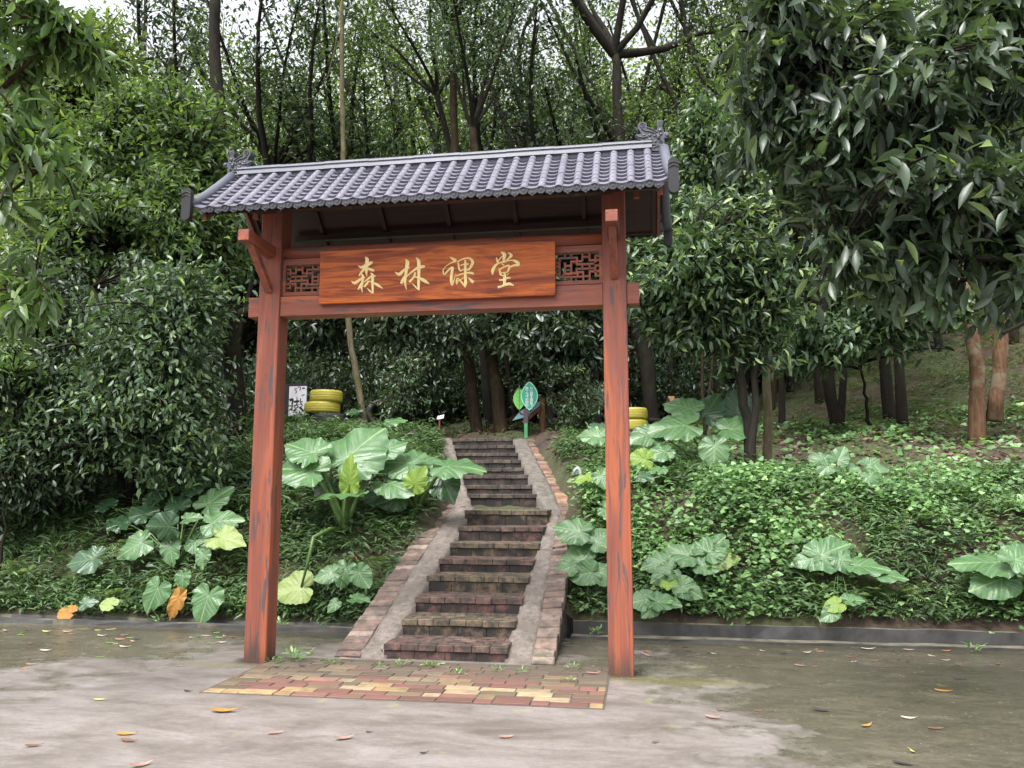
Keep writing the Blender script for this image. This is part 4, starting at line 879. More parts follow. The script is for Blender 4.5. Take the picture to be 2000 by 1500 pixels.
leafy('understory_tree', 'broad leaved tree whose lower branches show under the beam', 'tree', gb(1110,850,9.3), [([(1105,700,9.3),(1090,560,9.2),(1080,450,9.)], .07),([(1100,640,9.3),(1000,540,9.),(900,500,8.6)], .05)],
      [(1080,640,8.2,90,70,.7,120),(990,640,8.4,80,45,.6,80),(1130,700,8.6,50,60,.5,70),(830,630,8.4,90,35,.6,90),(740,640,8.6,80,40,.6,70),(620,640,8.6,70,50,.6,90),(1060,560,8.4,120,60,.8,110)], .19, 'oval', 'leafdark', .46, 14, .14, 48)
for lab, px, py, v, rx, ry, n, sd_, mt in [('young shrub with small pale leaves left of the stair head', 787, 838, 7.6, 48, 60, 75, 51, 'leafshrub'), ('young shrub with lime green tips right of the round wooden post', 1108, 850, 7.9, 50, 55, 75, 52, 'leafshrub')]:
    leafy('young_shrub', lab, 'shrub', gb(px, py, v), [([(px, py-60, v), (px-2, py-130, v)], .018)], [(px, py-50, v, rx, 45, .35, n), (px, py-105, v, rx*.55, 35, .25, n//2)], .10, 'oval', mt, .42, 15, .06, sd_, bk='barkbrown', up=.4, along=.25, r0=.02)
# large-leaved tree leaning in from the right, close to the camera
leafy('large_leaf_tree', 'near tree with long dark glossy leaves hanging in from the top right', 'tree', (8.6, -.6, 0), [([(2150,420,-1.2),(1950,300,-1.3),(1780,210,-1.5),(1600,120,-1.6),(1480,60,-1.6)], .06),([(2150,300,-1.2),(2000,60,-1.5),(1850,-60,-1.6)], .05),([(2150,520,-1.),(1950,520,-1.3),(1780,480,-1.5),(1640,480,-1.6)], .045),([(2150,560,-1.4),(2010,620,-2.),(1960,650,-2.2)], .03)],
      [(1560,120,-1.6,110,120,.5,54),(1700,180,-1.6,140,160,.6,94),(1880,180,-1.4,140,180,.7,114),(1540,330,-1.6,100,100,.5,40),(1720,400,-1.5,100,100,.6,44),(1860,430,-1.4,150,120,.7,101),(1700,560,-1.5,70,60,.4,21),(1800,580,-1.5,80,50,.5,20),(1985,600,-1.6,40,80,.4,12),(1460,280,-1.5,45,60,.3,13),(1960,20,-1.5,120,110,.6,59),(1620,20,-1.6,160,70,.5,48),(2000,330,-1.3,80,200,.6,60)], .165, 'long', 'leafmango', .30, 15, .075, 61, bk='barkdark', droop=.5, up=.65, along=.22, sub=.55)
leafy('lance_leaf_tree', 'near tree with bright green lance shaped leaves hanging in at the left edge', 'tree', (-1.6, -1.8, 0), [([(-150,300,-2.),(0,200,-2.),(110,60,-2.)], .045),([(-150,400,-2.),(-20,420,-2.),(80,330,-2.)], .03),([(-150,600,-2.),(-20,570,-2.),(60,560,-2.)], .025)],
      [(60,40,-2.,90,60,.3,34),(140,110,-1.9,60,50,.25,18),(20,150,-2.,50,70,.3,14),(30,290,-2.,55,60,.3,14),(95,320,-2.,60,40,.2,10),(50,420,-2.,60,40,.3,9),(20,560,-2.,60,60,.3,12),(80,590,-2.,50,30,.2,7),(20,240,-2.,40,60,.3,9)], .19, 'long', 'leafbright', .27, 10, .045, 62, bk='barkbrown', droop=.6, up=.7, along=.2, sub=.6)
# ------------------------------------------------------------------ ground cover
def scatter(r, u0, u1, v0, v1, n, dens=None):
    u = r.uniform(u0,u1,n); v = r.uniform(v0,v1,n)
    if dens is not None: k = r.rand(n) < dens(u, v); u, v = u[k], v[k]
    st = np.abs(u-stair_c(v)) < np.where(v < 4.1, 1.0, .98); k = ~((v < 8.3) & st); u, v = u[k], v[k]
    return np.c_[u, v, H(u, v)]
def cover(name, label, P, r, L0, kind, mat, wl, h, per=1, up=.8, fw=.5, sp=.1, young=.0):
    n = len(P); P = np.repeat(P, per, 0)+r.normal(0,1,(n*per,3))*np.array([sp,sp,sp*.4]); m_ = len(P)
    P[:,2] += r.uniform(.01,h,m_)
    A = r.normal(0,1,(m_,3)); A[:,2] = A[:,2]*.25-.1; A[:,1] -= .5; N = r.normal(0,.35,(m_,3)); N[:,2] += up; N[:,1] -= fw
    o = np_obj(name, leafmesh(name, P, A, N, L0*r.uniform(.6,1.25,m_), wl, kind, M[mat], np.clip(r.uniform(0,.93,m_)+(r.rand(m_)<young)*.2,0,1))); return tag(o, label, 'ground cover', kind='stuff')
r = rs(90)
clump = lambda u, v, s, ph, a, b: sstep(np.sin(u*s+ph)*np.cos(v*s*1.3+ph*2)+.5*np.sin(u*s*2.3+v*s*1.7), a, b)
P = scatter(r, 2.7, 10.5, 1.95, 4.7, 62000, lambda u, v: (1-.9*sstep(v,3.9,4.7))*(.12+.88*clump(u,v,1.6,.4,-.5,.3))*(.45+.55*clump(u,v,4.1,1.4,-.5,.5))*np.where((u>4.9)&(u<6.3)&(v<2.45),.08,1))
P[:,2] += .16*clump(P[:,0],P[:,1],2.2,1.,-.3,1.)+.05*clump(P[:,0],P[:,1],6.,1.,-.3,1.)
cover('ground_vine', 'bright heart leaved vine covering the right bank', P, r, .060, 'heart', 'ivy', .95, .10, young=.05)
P = scatter(r, 2.7, 14, 4.2, 9.5, 5200, lambda u, v: .15+.85*clump(u,v,1.2,2.,0,.7))
cover('ground_vine', 'sparse vine patches on the leaf strewn upper right slope', P, r, .10, 'heart', 'ivy', .9, .10, per=2)
def blades(name, label, P, r, L0, mat, wl, per, rise, h0=.02, kind='lance', cat='undergrowth'):
    n = len(P); m_ = n*per; P = np.repeat(P, per, 0)+r.normal(0,1,(m_,3))*np.array([.05,.05,0]); a = r.uniform(0,2*math.pi,m_)
    hh = np.repeat(r.uniform(.05,rise,n), per)*r.uniform(.3,1,m_); P[:,2] += h0+hh; P[:,0] += np.cos(a)*.03; P[:,1] += np.sin(a)*.03
    A = np.c_[np.cos(a), np.sin(a), r.uniform(-.5,.7,m_)]; N = np.c_[r.normal(0,.3,m_), r.normal(-.3,.3,m_), np.ones(m_)]
    o = np_obj(name, leafmesh(name, P, A, N, L0*r.uniform(.6,1.3,m_), wl, kind, M[mat], r.uniform(0,1,m_)*np.repeat(r.uniform(.6,1,n),per))); return tag(o, label, cat, kind='stuff')
P = scatter(r, -8, .8, 1.97, 7.5, 9500, lambda u, v: (.55+.45*clump(u,v,1.9,.9,-.7,.2))*np.where((v>6.2)&(u>-2.6)&(u<-.3),.15,1))
P = P[(P[:,1] > 2.6)|(r.rand(len(P)) < .55)]; blades('undergrowth', 'narrow leaved undergrowth on the dark left bank', P, r, .12, 'bamboo', .20, 11, .20)
P = scatter(r, -8, .7, 2.1, 7.2, 1500, lambda u, v: clump(u,v,2.4,.2,-.1,.6)*np.where((v>6.)&(u>-2.6)&(u<-.3),.1,1)); blades('tall_undergrowth', 'taller bamboo like sprigs in clumps on the left bank', P, r, .17, 'bamboo', .16, 14, .42)
P = scatter(r, -6, .7, 2.0, 6.8, 2600, lambda u, v: clump(u,v,2.,2.2,-.1,.6)); cover('broad_weeds', 'broad leaved weeds among the left bank undergrowth', P, r, .085, 'oval', 'leafshrub', .6, .22, per=3)
P = scatter(r, 2.8, 10, 2.2, 4.4, 420, lambda u, v: clump(u,v,2.6,1.1,0,.6)); blades('tall_undergrowth', 'taller sprigs poking out of the vines on the right bank', P, r, .15, 'bamboo', .18, 12, .34)
P = scatter(r, 2.75, 10, 1.95, 4.6, 3200, lambda u, v: clump(u,v,1.7,3.,-.2,.6)*.9+.1)
blades('undergrowth', 'narrow leaved weeds along the foot of the right bank', P, r, .12, 'bamboo', .20, 9, .22)
P = scatter(r, -9, 14, 7.0, 12, 5000, lambda u, v: clump(u,v,.9,.3,-.2,.8)*.7)
blades('undergrowth', 'scrubby weeds on the terrace under the trees', P, r, .13, 'bamboo', .24, 7, .2)
P = scatter(r, -14, 22, 7.5, 28, 26000, lambda u, v: np.where(u > 4.5, .55+.45*clump(u,v,.7,.3,-.4,.4), .4*clump(u,v,.7,.3,-.2,.6)))
blades('grass', 'rough grass on the shaded rise among the trunks', P, r, .16, 'grass', .10, 9, .10, 0, cat='grass')
P = scatter(r, -8, 12, 1.95, 12, 9000, lambda u, v: .4+.6*clump(u,v,1.4,1.5,-.2,.5)); n = len(P)
P[:,2] += .02; A = r.normal(0,1,(n,3)); A[:,2] *= .25; N = r.normal(0,.35,(n,3)); N[:,2] += 1; N[:,1] -= .4
tag(np_obj('leaf_litter', leafmesh('leaf_litter', P, A, N, r.uniform(.06,.14,n), .45, 'simple', M['litter'], r.uniform(0,1,n))), 'brown fallen leaves scattered over the slope soil', 'leaf litter', kind='stuff')
P = scatter(r, 2.2, 4.6, 3.8, 8.3, 1300); blades('undergrowth', 'mixed weeds on the bank right of the upper stairs', P, r, .11, 'bamboo', .28, 9, .2)
P = scatter(r, 2.75, 12, 4.3, 8, 7000, lambda u, v: .3+.7*clump(u,v,1.2,2.,.3,.9)); n = len(P); P[:,2] += .03; A = r.normal(0,1,(n,3)); A[:,2] *= .25; N = r.normal(0,.35,(n,3)); N[:,2] += 1; N[:,1] -= .4
tag(np_obj('leaf_litter', leafmesh('leaf_litter', P, A, N, r.uniform(.06,.13,n), .5, 'simple', M['litter'], r.uniform(.3,1,n))), 'pinkish brown dead leaves on the upper right slope', 'leaf litter', kind='stuff')
P = scatter(r, -9, 9, 1.96, 2.25, 1900); P = np.vstack([P, scatter(r, -9, .7, 1.90, 2.05, 700)]); blades('edge_weeds', 'low weeds spilling over the kerb at the foot of the bank', P, r, .09, 'bamboo', .28, 8, .12)
# ------------------------------------------------------------------ elephant-ear plants
RT = [(0,.76),(12,.66),(30,.56),(50,.49),(70,.45),(90,.43),(115,.42),(140,.39),(158,.33),(170,.23),(180,.07)]
def big_leaf(parent, base, c, L, a, n, mat, r, asp=1., label=None, wave=1.):
    a = nrmz(np.array(a, float)); s = nrmz(np.cross(n, a)); n = np.cross(a, s); att = c-a*L*.17
    th = np.linspace(-math.pi, math.pi, 121); rad = np.interp(np.abs(np.degrees(th)), [q[0] for q in RT], [q[1] for q in RT])
    V = [att-base]; T = []; vn = [1.]; K = 12; ph = r.uniform(0,6,3); tear = r.uniform(-2.4,2.4,3); td = r.uniform(.0,.22,3); bend = r.uniform(.10,.30); fold = r.uniform(.05,.22)
    for k in range(1, K+1):
        f = k/K
        for i, t in enumerate(th):
            rr_ = rad[i]*f*L*(1-sum(q*math.exp(-((t-w)/.05)**2) for w, q in zip(tear, td))*(f > .7)*(f-.7)/.3+(.03*abs(math.sin(11*t+ph[1]))+.03*math.sin(3*t+ph[0]))*(f > .8)*wave); x, y = math.cos(t)*rr_, math.sin(t)*rr_*asp; y_ = abs(y)/L
            pv = 2*math.pi*(x*.9-abs(y)*.75)/(.125*L) if x > -abs(y)*.3 else t*17; vein = max(0, math.cos(pv))**6*(1-f*.5)*.55; mid = max(0, 1-abs(y)/(.010*L+1e-6))*(1. if x > 0 else .3); 
            h = L*(fold*y_*1.0-bend*(x/L)**2*np.sign(x)*1.0-.35*y_**2*(1+.5*math.sin(ph[1]))+wave*(.030*f**3*math.sin(9*t+ph[1])+.018*f**2*math.sin(5*t+ph[2]))-.011*min(1,f*2)*max(0,math.cos(pv))**2+r.normal(0,.0025)*f)
            V.append(att-base+a*x+s*y+n*h); vn.append(min(1, vein+mid+.0))
    m_ = len(th)
    for i in range(m_-1): T.append((0, 1+i, 2+i))
    for k in range(K-1):
        for i in range(m_-1):
            p, q = 1+k*m_+i, 1+(k+1)*m_+i; T += [(p, q, q+1), (p, q+1, p+1)]
    me = np_mesh('leaf', np.array(V), np.array(T), M['al'][mat], rnd=np.array(vn), smooth=True)
    o = np_obj('leaf', me, parent)
    if label: o['label'] = label
    return att
def elephant(label, bpx, bpy_, bv, leaves, seed=0, group='elephant ear plants on the bank', stemr=.016, crown=True):
    r = rs(seed+600); p = atv(bpx, bpy_, bv) if bv is not None else at(bpx, bpy_); z0 = float(H(p[0], p[1])) if p[1] >= 1.9 else 0; base = np.array([p[0], p[1], z0 if bv is None else max(min(p[2], z0+.25), z0)])
    bv = base[1]
    t = thing('elephant_ear_plant', label, 'plant', base, group)
    R_, Z_, T_ = np.array([1,0,0.]), np.array([0,0,1.]), np.array([0,-1.,0])
    for lf in leaves:
        px, py, sz, ang, phi, mt = lf[:6]; o = lf[6] if len(lf) > 6 else {}
        v = bv+o.get('dv', r.uniform(-.35,.05)); c = atv(px, py, v); L = sz*mpp(v)*.90; th = R(ang); ph = R(phi)
        a = math.cos(th)*R_+math.sin(th)*Z_*math.cos(ph)+T_*(math.sin(ph)*-math.sin(th)+o.get('fw', .05)); n = math.cos(ph)*T_+math.sin(ph)*Z_
        k_ = 0
        while c[2] < (float(H(c[0], c[1])) if c[1] > 1.9 else .05)+.29+L*.12 and k_ < 30 and v > 1.75: v -= .04; k_ += 1; c = atv(px, py, v)
        L = sz*mpp(v)*.87
        low = L*(.55 if ang < 0 or ang > 180 else .2)*math.cos(ph); c[2] = max(c[2], low+.05)
        att = big_leaf(t, base, c, L, a, n, mt, r, o.get('asp', 1.), o.get('label'), o.get('wave', 1.))
        e = att-base
        if 'elbow' in o: q = atv(*o['elbow'], v)-base; C = [np.zeros(3), q*.5+np.array([0,0,.06]), q, (q+e)/2+np.array([.01,0,.01]), e]
        else:
            dz = np.array([0,0,1.]); l = np.linalg.norm(e); c1 = e*.35+dz*.18*l; C = [(1-q)**2*np.zeros(3)+2*q*(1-q)*(c1+e*.15)+q*q*e for q in np.linspace(0,1,7)]
        m = MB(); sr = stemr*min(1.3, max(.35, L/.6)); k = len(C); m.tube(C, list(np.linspace(sr*1.5, sr*.5, k)), 8); m.build('stem', M['stem'], t, smooth=True)
    return t
E_ = elephant
E_('large elephant ear plant with huge pale leaves between the left post and the stairs', 672, 1085, 2.9, [
    (695,878,165,62,42,'g',{'dv':.1,'asp':1.12}),(598,880,110,152,48,'g',{'dv':-.1}),(592,918,125,165,42,'g',{'dv':-.25}),(683,932,88,88,-5,'y',{'dv':-.3,'asp':.62,'label':'upright young yellow green leaf'}),
    (668,968,115,182,82,'g',{'dv':-.4}),(757,878,85,35,45,'g',{'dv':.2}),(640,955,60,200,30,'d',{'dv':.2}),(575,1148,92,185,28,'p',{'dv':-.45,'elbow':(612,1050),'label':'pale drooping leaf on a bent stem'})], 1, stemr=.030)
E_('elephant ear plant with a round lime leaf leaning over the stair edge', 812, 1062, 3.3, [
    (782,903,118,170,50,'g',{'dv':-.1}),(890,910,112,8,62,'g',{'dv':-.3}),(868,945,88,-60,25,'d',{'dv':-.1}),(814,937,58,60,0,'y',{'dv':-.45,'asp':1.1,'label':'round lime green backlit leaf'}),(772,948,95,-25,52,'g',{'dv':-.35}),
    (768,975,70,195,8,'d',{'dv':.1}),(820,905,85,60,55,'g',{'dv':.2}),(738,968,70,180,50,'d',{'dv':.3})], 2, stemr=.024)
E_('small elephant ear plant with three round leaves at the foot of the left edging wall', 690, 1185, 2.15, [
    (640,1122,55,200,35,'g'),(672,1120,62,260,20,'g'),(706,1125,58,-50,15,'g'),(700,1170,50,0,70,'g'),(652,1182,34,230,30,'g')], 3, stemr=.010)
E_('sprawling elephant ear plant with many dark leaves on the left bank', 345, 1120, 2.5, [
    (265,1066,82,215,28,'g'),(334,1076,60,-75,15,'g'),(396,1090,44,-80,20,'g'),(418,975,88,60,40,'g',{'dv':.3}),(430,1018,88,15,45,'g'),(440,1052,82,-8,48,'p',{'wave':1.4}),(320,1028,80,180,-10,'d'),(390,1060,70,-20,40,'g'),
    (278,1000,75,150,50,'d',{'dv':.2}),(345,985,70,130,45,'d',{'dv':.3}),(235,1020,75,165,55,'d',{'dv':.2}),(170,1094,86,190,35,'d',{'dv':-.1}),(372,1012,46,20,50,'g'),(380,950,70,40,50,'d',{'dv':.5}),(300,970,60,120,50,'d',{'dv':.5}),(205,985,60,150,50,'d',{'dv':.4})], 4)
E_('low elephant ear plant with round leaves and an orange dying leaf by the left kerb', 350, 1200, 2.1, [
    (303,1160,76,-110,12,'g',{'dv':-.1}),(357,1131,46,-85,15,'g'),(402,1186,82,-100,15,'g',{'dv':-.12,'asp':1.1}),(343,1182,74,-110,10,'o',{'asp':.6,'dv':.0,'label':'dying orange leaf'}),(212,1180,46,160,50,'p',{'dv':.1})], 5, stemr=.009)
E_('low plant with a dying orange leaf at the kerb far left', 150, 1205, 2.1, [(130,1196,50,170,45,'o',{'dv':-.05}),(170,1178,40,20,40,'d')], 6, stemr=.008)
E_('elephant ear plant spreading low behind the right post', 1285, 1150, 2.6, [
    (1288,1098,66,195,45,'g'),(1332,1082,76,160,48,'g',{'dv':.1}),(1392,1070,80,50,45,'g',{'dv':.2}),(1412,1092,60,10,40,'p',{'dv':.0,'wave':1.5}),(1380,1105,60,0,45,'g'),(1300,1120,60,210,30,'g')], 7, stemr=.010)
E_('low elephant ear plant at the kerb right of the right post', 1300, 1215, 2.2, [
    (1312,1140,46,-40,60,'y'),(1342,1150,58,-30,25,'g'),(1255,1172,58,190,35,'g'),(1295,1176,64,0,55,'g'),(1270,1192,40,220,20,'g')], 8, stemr=.009)
E_('elephant ear plant with wide flat leaves in the middle of the right bank', 1640, 1160, 2.5, [
    (1618,1078,92,30,38,'g',{'dv':.1}),(1578,1094,56,190,40,'g'),(1692,1106,84,-5,66,'g'),(1735,1124,62,-10,66,'g'),(1645,1098,50,-60,30,'g'),(1630,1182,42,200,40,'y',{'dv':-.2}),(1620,1200,40,210,30,'g',{'dv':-.2}),(1665,1172,44,10,60,'g')], 9, stemr=.010)
E_('elephant ear plant with thick stems cut by the right edge of the picture', 1985, 1225, 2.15, [
    (1925,1098,112,175,68,'g',{'dv':-.1}),(1943,1136,90,200,30,'g',{'dv':-.2}),(1995,1088,80,30,40,'g'),(2040,1110,90,-10,50,'g')], 10, stemr=.020)
E_('big elephant ear plant with drooping leaves beside the dark tree on the right bank', 1395, 950, 4.4, [
    (1320,832,108,185,48,'g',{'dv':-.2}),(1336,795,84,150,42,'g',{'dv':.1}),(1262,850,78,200,42,'g',{'dv':-.2}),(1442,838,90,5,48,'g',{'dv':-.1}),(1395,882,74,-95,18,'g',{'dv':-.5}),(1290,885,60,200,45,'g',{'dv':-.2}),(1385,800,80,60,30,'d',{'dv':.3}),
    (1440,795,80,80,10,'d',{'dv':.4}),(1286,918,40,190,60,'g',{'dv':-.3})], 11, stemr=.016)
E_('elephant ear plant half hidden behind the right post with a lime leaf', 1235, 970, 4.1, [
    (1160,852,66,165,45,'g'),(1165,835,50,120,50,'d',{'dv':.4}),(1252,896,56,170,15,'y'),(1206,890,50,-30,30,'g'),(1258,930,40,-20,50,'d')], 12, stemr=.010)
E_('small elephant ear plant with pale leaves on the upper right slope', 1630, 950, 4.6, [(1600,898,46,160,30,'g'),(1640,892,48,60,25,'g'),(1612,915,40,220,25,'g'),(1660,915,38,-10,40,'g')], 13, stemr=.007)
E_('young elephant ear plant right of the pale leaved one on the upper slope', 1700, 960, 4.5, [(1700,905,38,30,30,'g'),(1700,935,36,-80,25,'g'),(1718,915,30,0,40,'g')], 14, stemr=.006)
E_('yellow green elephant ear plant with thick pale stems beside the upper stairs', 1150, 1005, 3.3, [
    (1152,932,74,205,62,'y',{'asp':.6,'label':'rolled upright young leaf'}),(1178,935,50,-60,25,'g'),(1195,1000,60,-30,40,'g')], 15, stemr=.022)
E_('elephant ear plant with big soft leaves overlapping the right edging wall', 1165, 1115, 2.6, [
    (1120,1035,82,165,42,'g',{'dv':-.25}),(1140,1072,76,-75,22,'g',{'dv':-.2}),(1130,1092,72,170,40,'g',{'dv':-.35}),(1143,1120,66,190,22,'g',{'dv':-.4}),(1172,1052,70,40,40,'g'),(1180,1122,60,-30,35,'g',{'dv':-.2}),(1105,1110,50,200,30,'g',{'dv':-.3})], 16, stemr=.012)
E_('dark elephant ear plant in the shade beyond the tyre stack', 705, 830, 8.0, [(690,805,40,170,60,'d'),(770,822,50,20,60,'g',{'dv':-.3}),(745,830,40,180,60,'d')], 17, stemr=.008)
E_('tall grey green elephant ear leaves behind the young shrub at centre right', 1160, 850, 8.8, [(1160,775,60,-100,10,'d',{'asp':1.1}),(1140,800,50,200,30,'d')], 18, stemr=.010)
# ------------------------------------------------------------------ ferns
def fern(label, px, py, v, n, Lp, seed, a0=20, a1=160, mat='fern'):
    r = rs(seed+700); p = atv(px, py, v); b = np.array([p[0], v, float(H(p[0], v))]); L = Lp*mpp(v); PP = []; AA = []; NN = []; LL = []; mb = MB()
    t = thing('fern', label, 'fern', b, 'ferns on the bank')
    for i in range(n):
        az = R(a0+(a1-a0)*(i+.5)/n+r.uniform(-8,8)); d = np.array([math.cos(az), -.45+r.uniform(-.2,.2), 0]); d[2] = .55+.4*math.sin(az); d = nrmz(d); K = 15; C = []
        q = np.zeros(3); dd = d.copy()
        for k in range(K): C.append(q.copy()); q = q+dd*L/K; dd = nrmz(dd+np.array([0,0,-.11]))
        C = np.array(C); T = nrmz(np.gradient(C, axis=0)); s = nrmz(np.cross(T, np.array([0,-.5,1.]))); nn = np.cross(s, T)
        P = np.vstack([C[1:], C[1:]]); S = np.vstack([s[1:], -s[1:]]); T2 = np.vstack([T[1:], T[1:]]); l = L*.30*np.sin(np.linspace(.5, 3.0, K-1)); l = np.r_[l, l]
        V, F, rn = leafgeo(P, S+T2*.35, np.vstack([nn[1:], nn[1:]]), l, .22, 'simple', r.uniform(.1,.9,len(P)))
        o = np_obj('frond', np_mesh('frond', V, F, M[mat], rnd=rn), t)
for i, a in enumerate([('fern with one pale frond right of the orange leaf by the left kerb', 225,1205,2.05,4,62),('fern beside the dry brown stalk left of the edging wall', 745,1120,2.4,3,62),('lime fern low on the right bank near the kerb', 1705,1235,2.2,6,56),('fern just right of the lime kerb fern', 1760,1238,2.2,6,50),('yellow fern high on the vine covered bank', 1800,1052,3.0,3,55),
    ('fern under the wide flat leaves on the right bank', 1600,1180,2.4,4,48),('fern at the left end of the bank', 45,1165,2.3,5,70),('dark fern between the sprawling plant and the kerb', 260,1160,2.6,5,75),('pale fern on the bank behind the left post', 640,985,4.2,4,60),('fern near the right edge of the bank', 1905,1140,2.4,5,50),('fern between the yellow stemmed plant and the right post',1165,985,3.7,3,50),('fern hidden behind the lower right post',1225,1215,2.1,4,45)]):
    fern(*a, seed=i)
# ------------------------------------------------------------------ tyres, signs, posts and small things
M['yellow'] = m_col('yellow_painted_rubber', (.16,.13,.03), .52, .75, .5, .5, 6); M['rubber'] = plain('black_rubber', (.02,.02,.021), .75, .3, 20, .3)
M['blue'] = plain('blue_painted_rubber', (.03,.13,.36), .5, .2, 10, .2); M['greyr'] = plain('weathered_grey_rubber', (.07,.062,.062), .9, .3, 20, .4)
M['white'] = plain('white_board', (.72,.70,.74), .5, .05, 5, .05); M['black'] = plain('black_ink', (.01,.01,.012), .6, .1, 5, .0); M['frame'] = plain('dark_metal_frame', (.02,.02,.022), .5, .2, 10, .1)
M['teal'] = plain('teal_green_sign', (.03,.42,.27), .45, .06, 4, .05); M['lime'] = plain('lime_green_sign', (.20,.58,.12), .45, .1, 4, .05); M['mint'] = plain('pale_mint_border', (.45,.80,.68), .5, .05, 5, .0)
M['ink'] = plain('white_lettering', (.80,.82,.86), .5, .03, 5, .0); M['greenpost'] = plain('green_painted_post', (.07,.30,.12), .55, .2, 12, .1); M['purple'] = plain('dark_purple_brown_bracket', (.07,.05,.065), .5, .15, 10, .1)
M['lblue'] = plain('pale_blue_board', (.30,.52,.58), .5, .2, 6, .05); M['redbrown'] = plain('red_brown_plank', (.24,.07,.045), .6, .25, 14, .2)
M['log'] = bark('peeled_round_post', (.14,.07,.035), (.32,.17,.09)); M['tanwood'] = plain('tan_cut_wood', (.40,.22,.11), .7, .25, 14, .3)
M['pipe'] = plain('grey_white_pipe', (.38,.38,.42), .4, .25, 14, .1)
def tyre(label, c, rad, wd, mat, upright=False, group='old tyres stacked by the wood', sc_=1):
    prof = []; K = 15
    for i in range(K):
        t = -1+2*i/(K-1); rr_ = rad*(1-.10*abs(t)**4)-(.007 if (i % 3 == 1 and 1 < i < K-2) else 0); prof.append((rr_, t*wd/2))
    prof = [(rad*.60, -wd*.32), (rad*.78, -wd*.5)]+prof+[(rad*.78, wd*.5), (rad*.60, wd*.32), (rad*.66, 0), (rad*.60, -wd*.32)]
    N = 40; m = MB(); m.col = (.42,.36,.04); A = np.array([[(a*math.cos(2*math.pi*k/N), a*math.sin(2*math.pi*k/N), b) for k in range(N+1)] for a, b in prof]); m.grid(A[:, ::-1])
    o = m.build('tyre', mat, smooth=True, loc=c); 
    if upright: o.rotation_euler = (R(90), 0, R(upright))
    return tag(o, label, 'tyre', group)
c = atv(636, 800, 7.2); zt_ = float(H(c[0], 7.2))
S_ = mpp(7.2)
zb_ = atv(640, 838, 7.2)[2]
for i, (y0, y1, x, w0, mt, lb) in enumerate([(838,809,640,72,M['rubber'],'black tyre at the bottom of the left stack'),(808,787,629,72,M['yellow'],'lower yellow tyre of the left stack by the white board'),(786,764,637,66,M['yellow'],'top yellow tyre of the left stack by the white board')]):
    p0 = atv(x, y0, 7.2); p1 = atv(x, y1, 7.2); tyre(lb, ((p0[0]), 7.2, (p0[2]+p1[2])/2), w0*S_/2, (p1[2]-p0[2])*1.0, mt)
S8 = mpp(8.6)
for y0, y1, x, w0, mt, lb in [(866,843,1236,50,M['blue'],'blue tyre at the foot of the stack behind the right post'),(842,821,1236,58,M['yellow'],'middle yellow tyre of the stack behind the right post'),(820,798,1234,60,M['yellow'],'top yellow tyre of the stack behind the right post')]:
    p0 = atv(x, y0, 8.6); p1 = atv(x, y1, 8.6); tyre(lb, (p0[0], 8.6, (p0[2]+p1[2])/2), w0*S8/2, (p1[2]-p0[2]), mt)
p = atv(742, 808, 7.9); tyre('grey weathered tyre standing half buried behind the young shrub', (p[0], 7.9, p[2]), .27, .22, M['greyr'], upright=25)
p = atv(692, 832, 7.0); tyre('pale grey tyre lying half sunk at the foot of the mossy leaning trunk', (p[0], 7.0, p[2]-.04), .24, .16, plain('dusty_rubber', (.20,.19,.17), .9), group=None)
def board(label, x0, y0, x1, y1, v, strokes, crop, name='poster_board'):
    a = atv(x0, y1, v); b = atv(x1, y0, v); cx = (a[0]+b[0])/2; w2 = (b[0]-a[0])/2; h = b[2]-a[2]; t = thing(name, label, 'board', (cx, v, a[2]))
    m = MB(); m.box(-w2, w2, 0, .03, 0, h); m.build('panel', M['white'], t)
    m = MB(); m.box(-w2-.11, -w2-.003, -.005, .06, -.1, h+.05); m.box(-w2-.003, w2+.03, -.005, .06, h+.003, h+.05); m.build('frame', M['frame'], t)
    m = MB(); f = lambda x, y: (lambda p: (p[0]-cx, p[2]-a[2]))(atv(crop[0]+x/crop[2], crop[1]+y/crop[2], v))
    for i, s_ in enumerate(strokes): stroke(m, s_, f, 1, .001, .002+.0003*i)
    m.build('lettering', M['black'], t)
board('white poster board with black brushed writing beside the yellow tyres', 562.6, 753.6, 599, 826, 8.0,
      [[(1505,475,50),(1560,455,40),(1552,540,26),(1545,645,20)],[(1635,410,14),(1640,500,20),(1628,560,20)],[(1580,500,30),(1640,490,40),(1682,485,26)],[(1600,560,20),(1596,600,20)],[(1600,560,20),(1652,560,20),(1645,600,18),(1600,606,18)],
       [(1700,435,14),(1705,520,20),(1732,560,14),(1700,600,12),(1680,622,8)],[(1700,490,18),(1742,500,12)],[(1690,580,18),(1740,650,36),(1800,690,22)],[(1600,350,10),(1640,320,12),(1600,290,12),(1612,260,10),(1642,270,12)],[(1650,240,12),(1700,240,14),(1690,300,12)],[(1720,390,14),(1772,370,14)],[(1730,260,24),(1780,250,20)]], (400,730,9.0909))
board('white poster board half hidden by leaves left of the big dark trunk', 414, 757, 442, 802, 8.0,
      [[(250,370,14),(265,430,16),(380,425,18)],[(350,320,16),(370,350,12)],[(310,480,18),(325,475,10)],[(250,640,50),(310,605,60),(370,620,50)]], (400,730,9.0909))
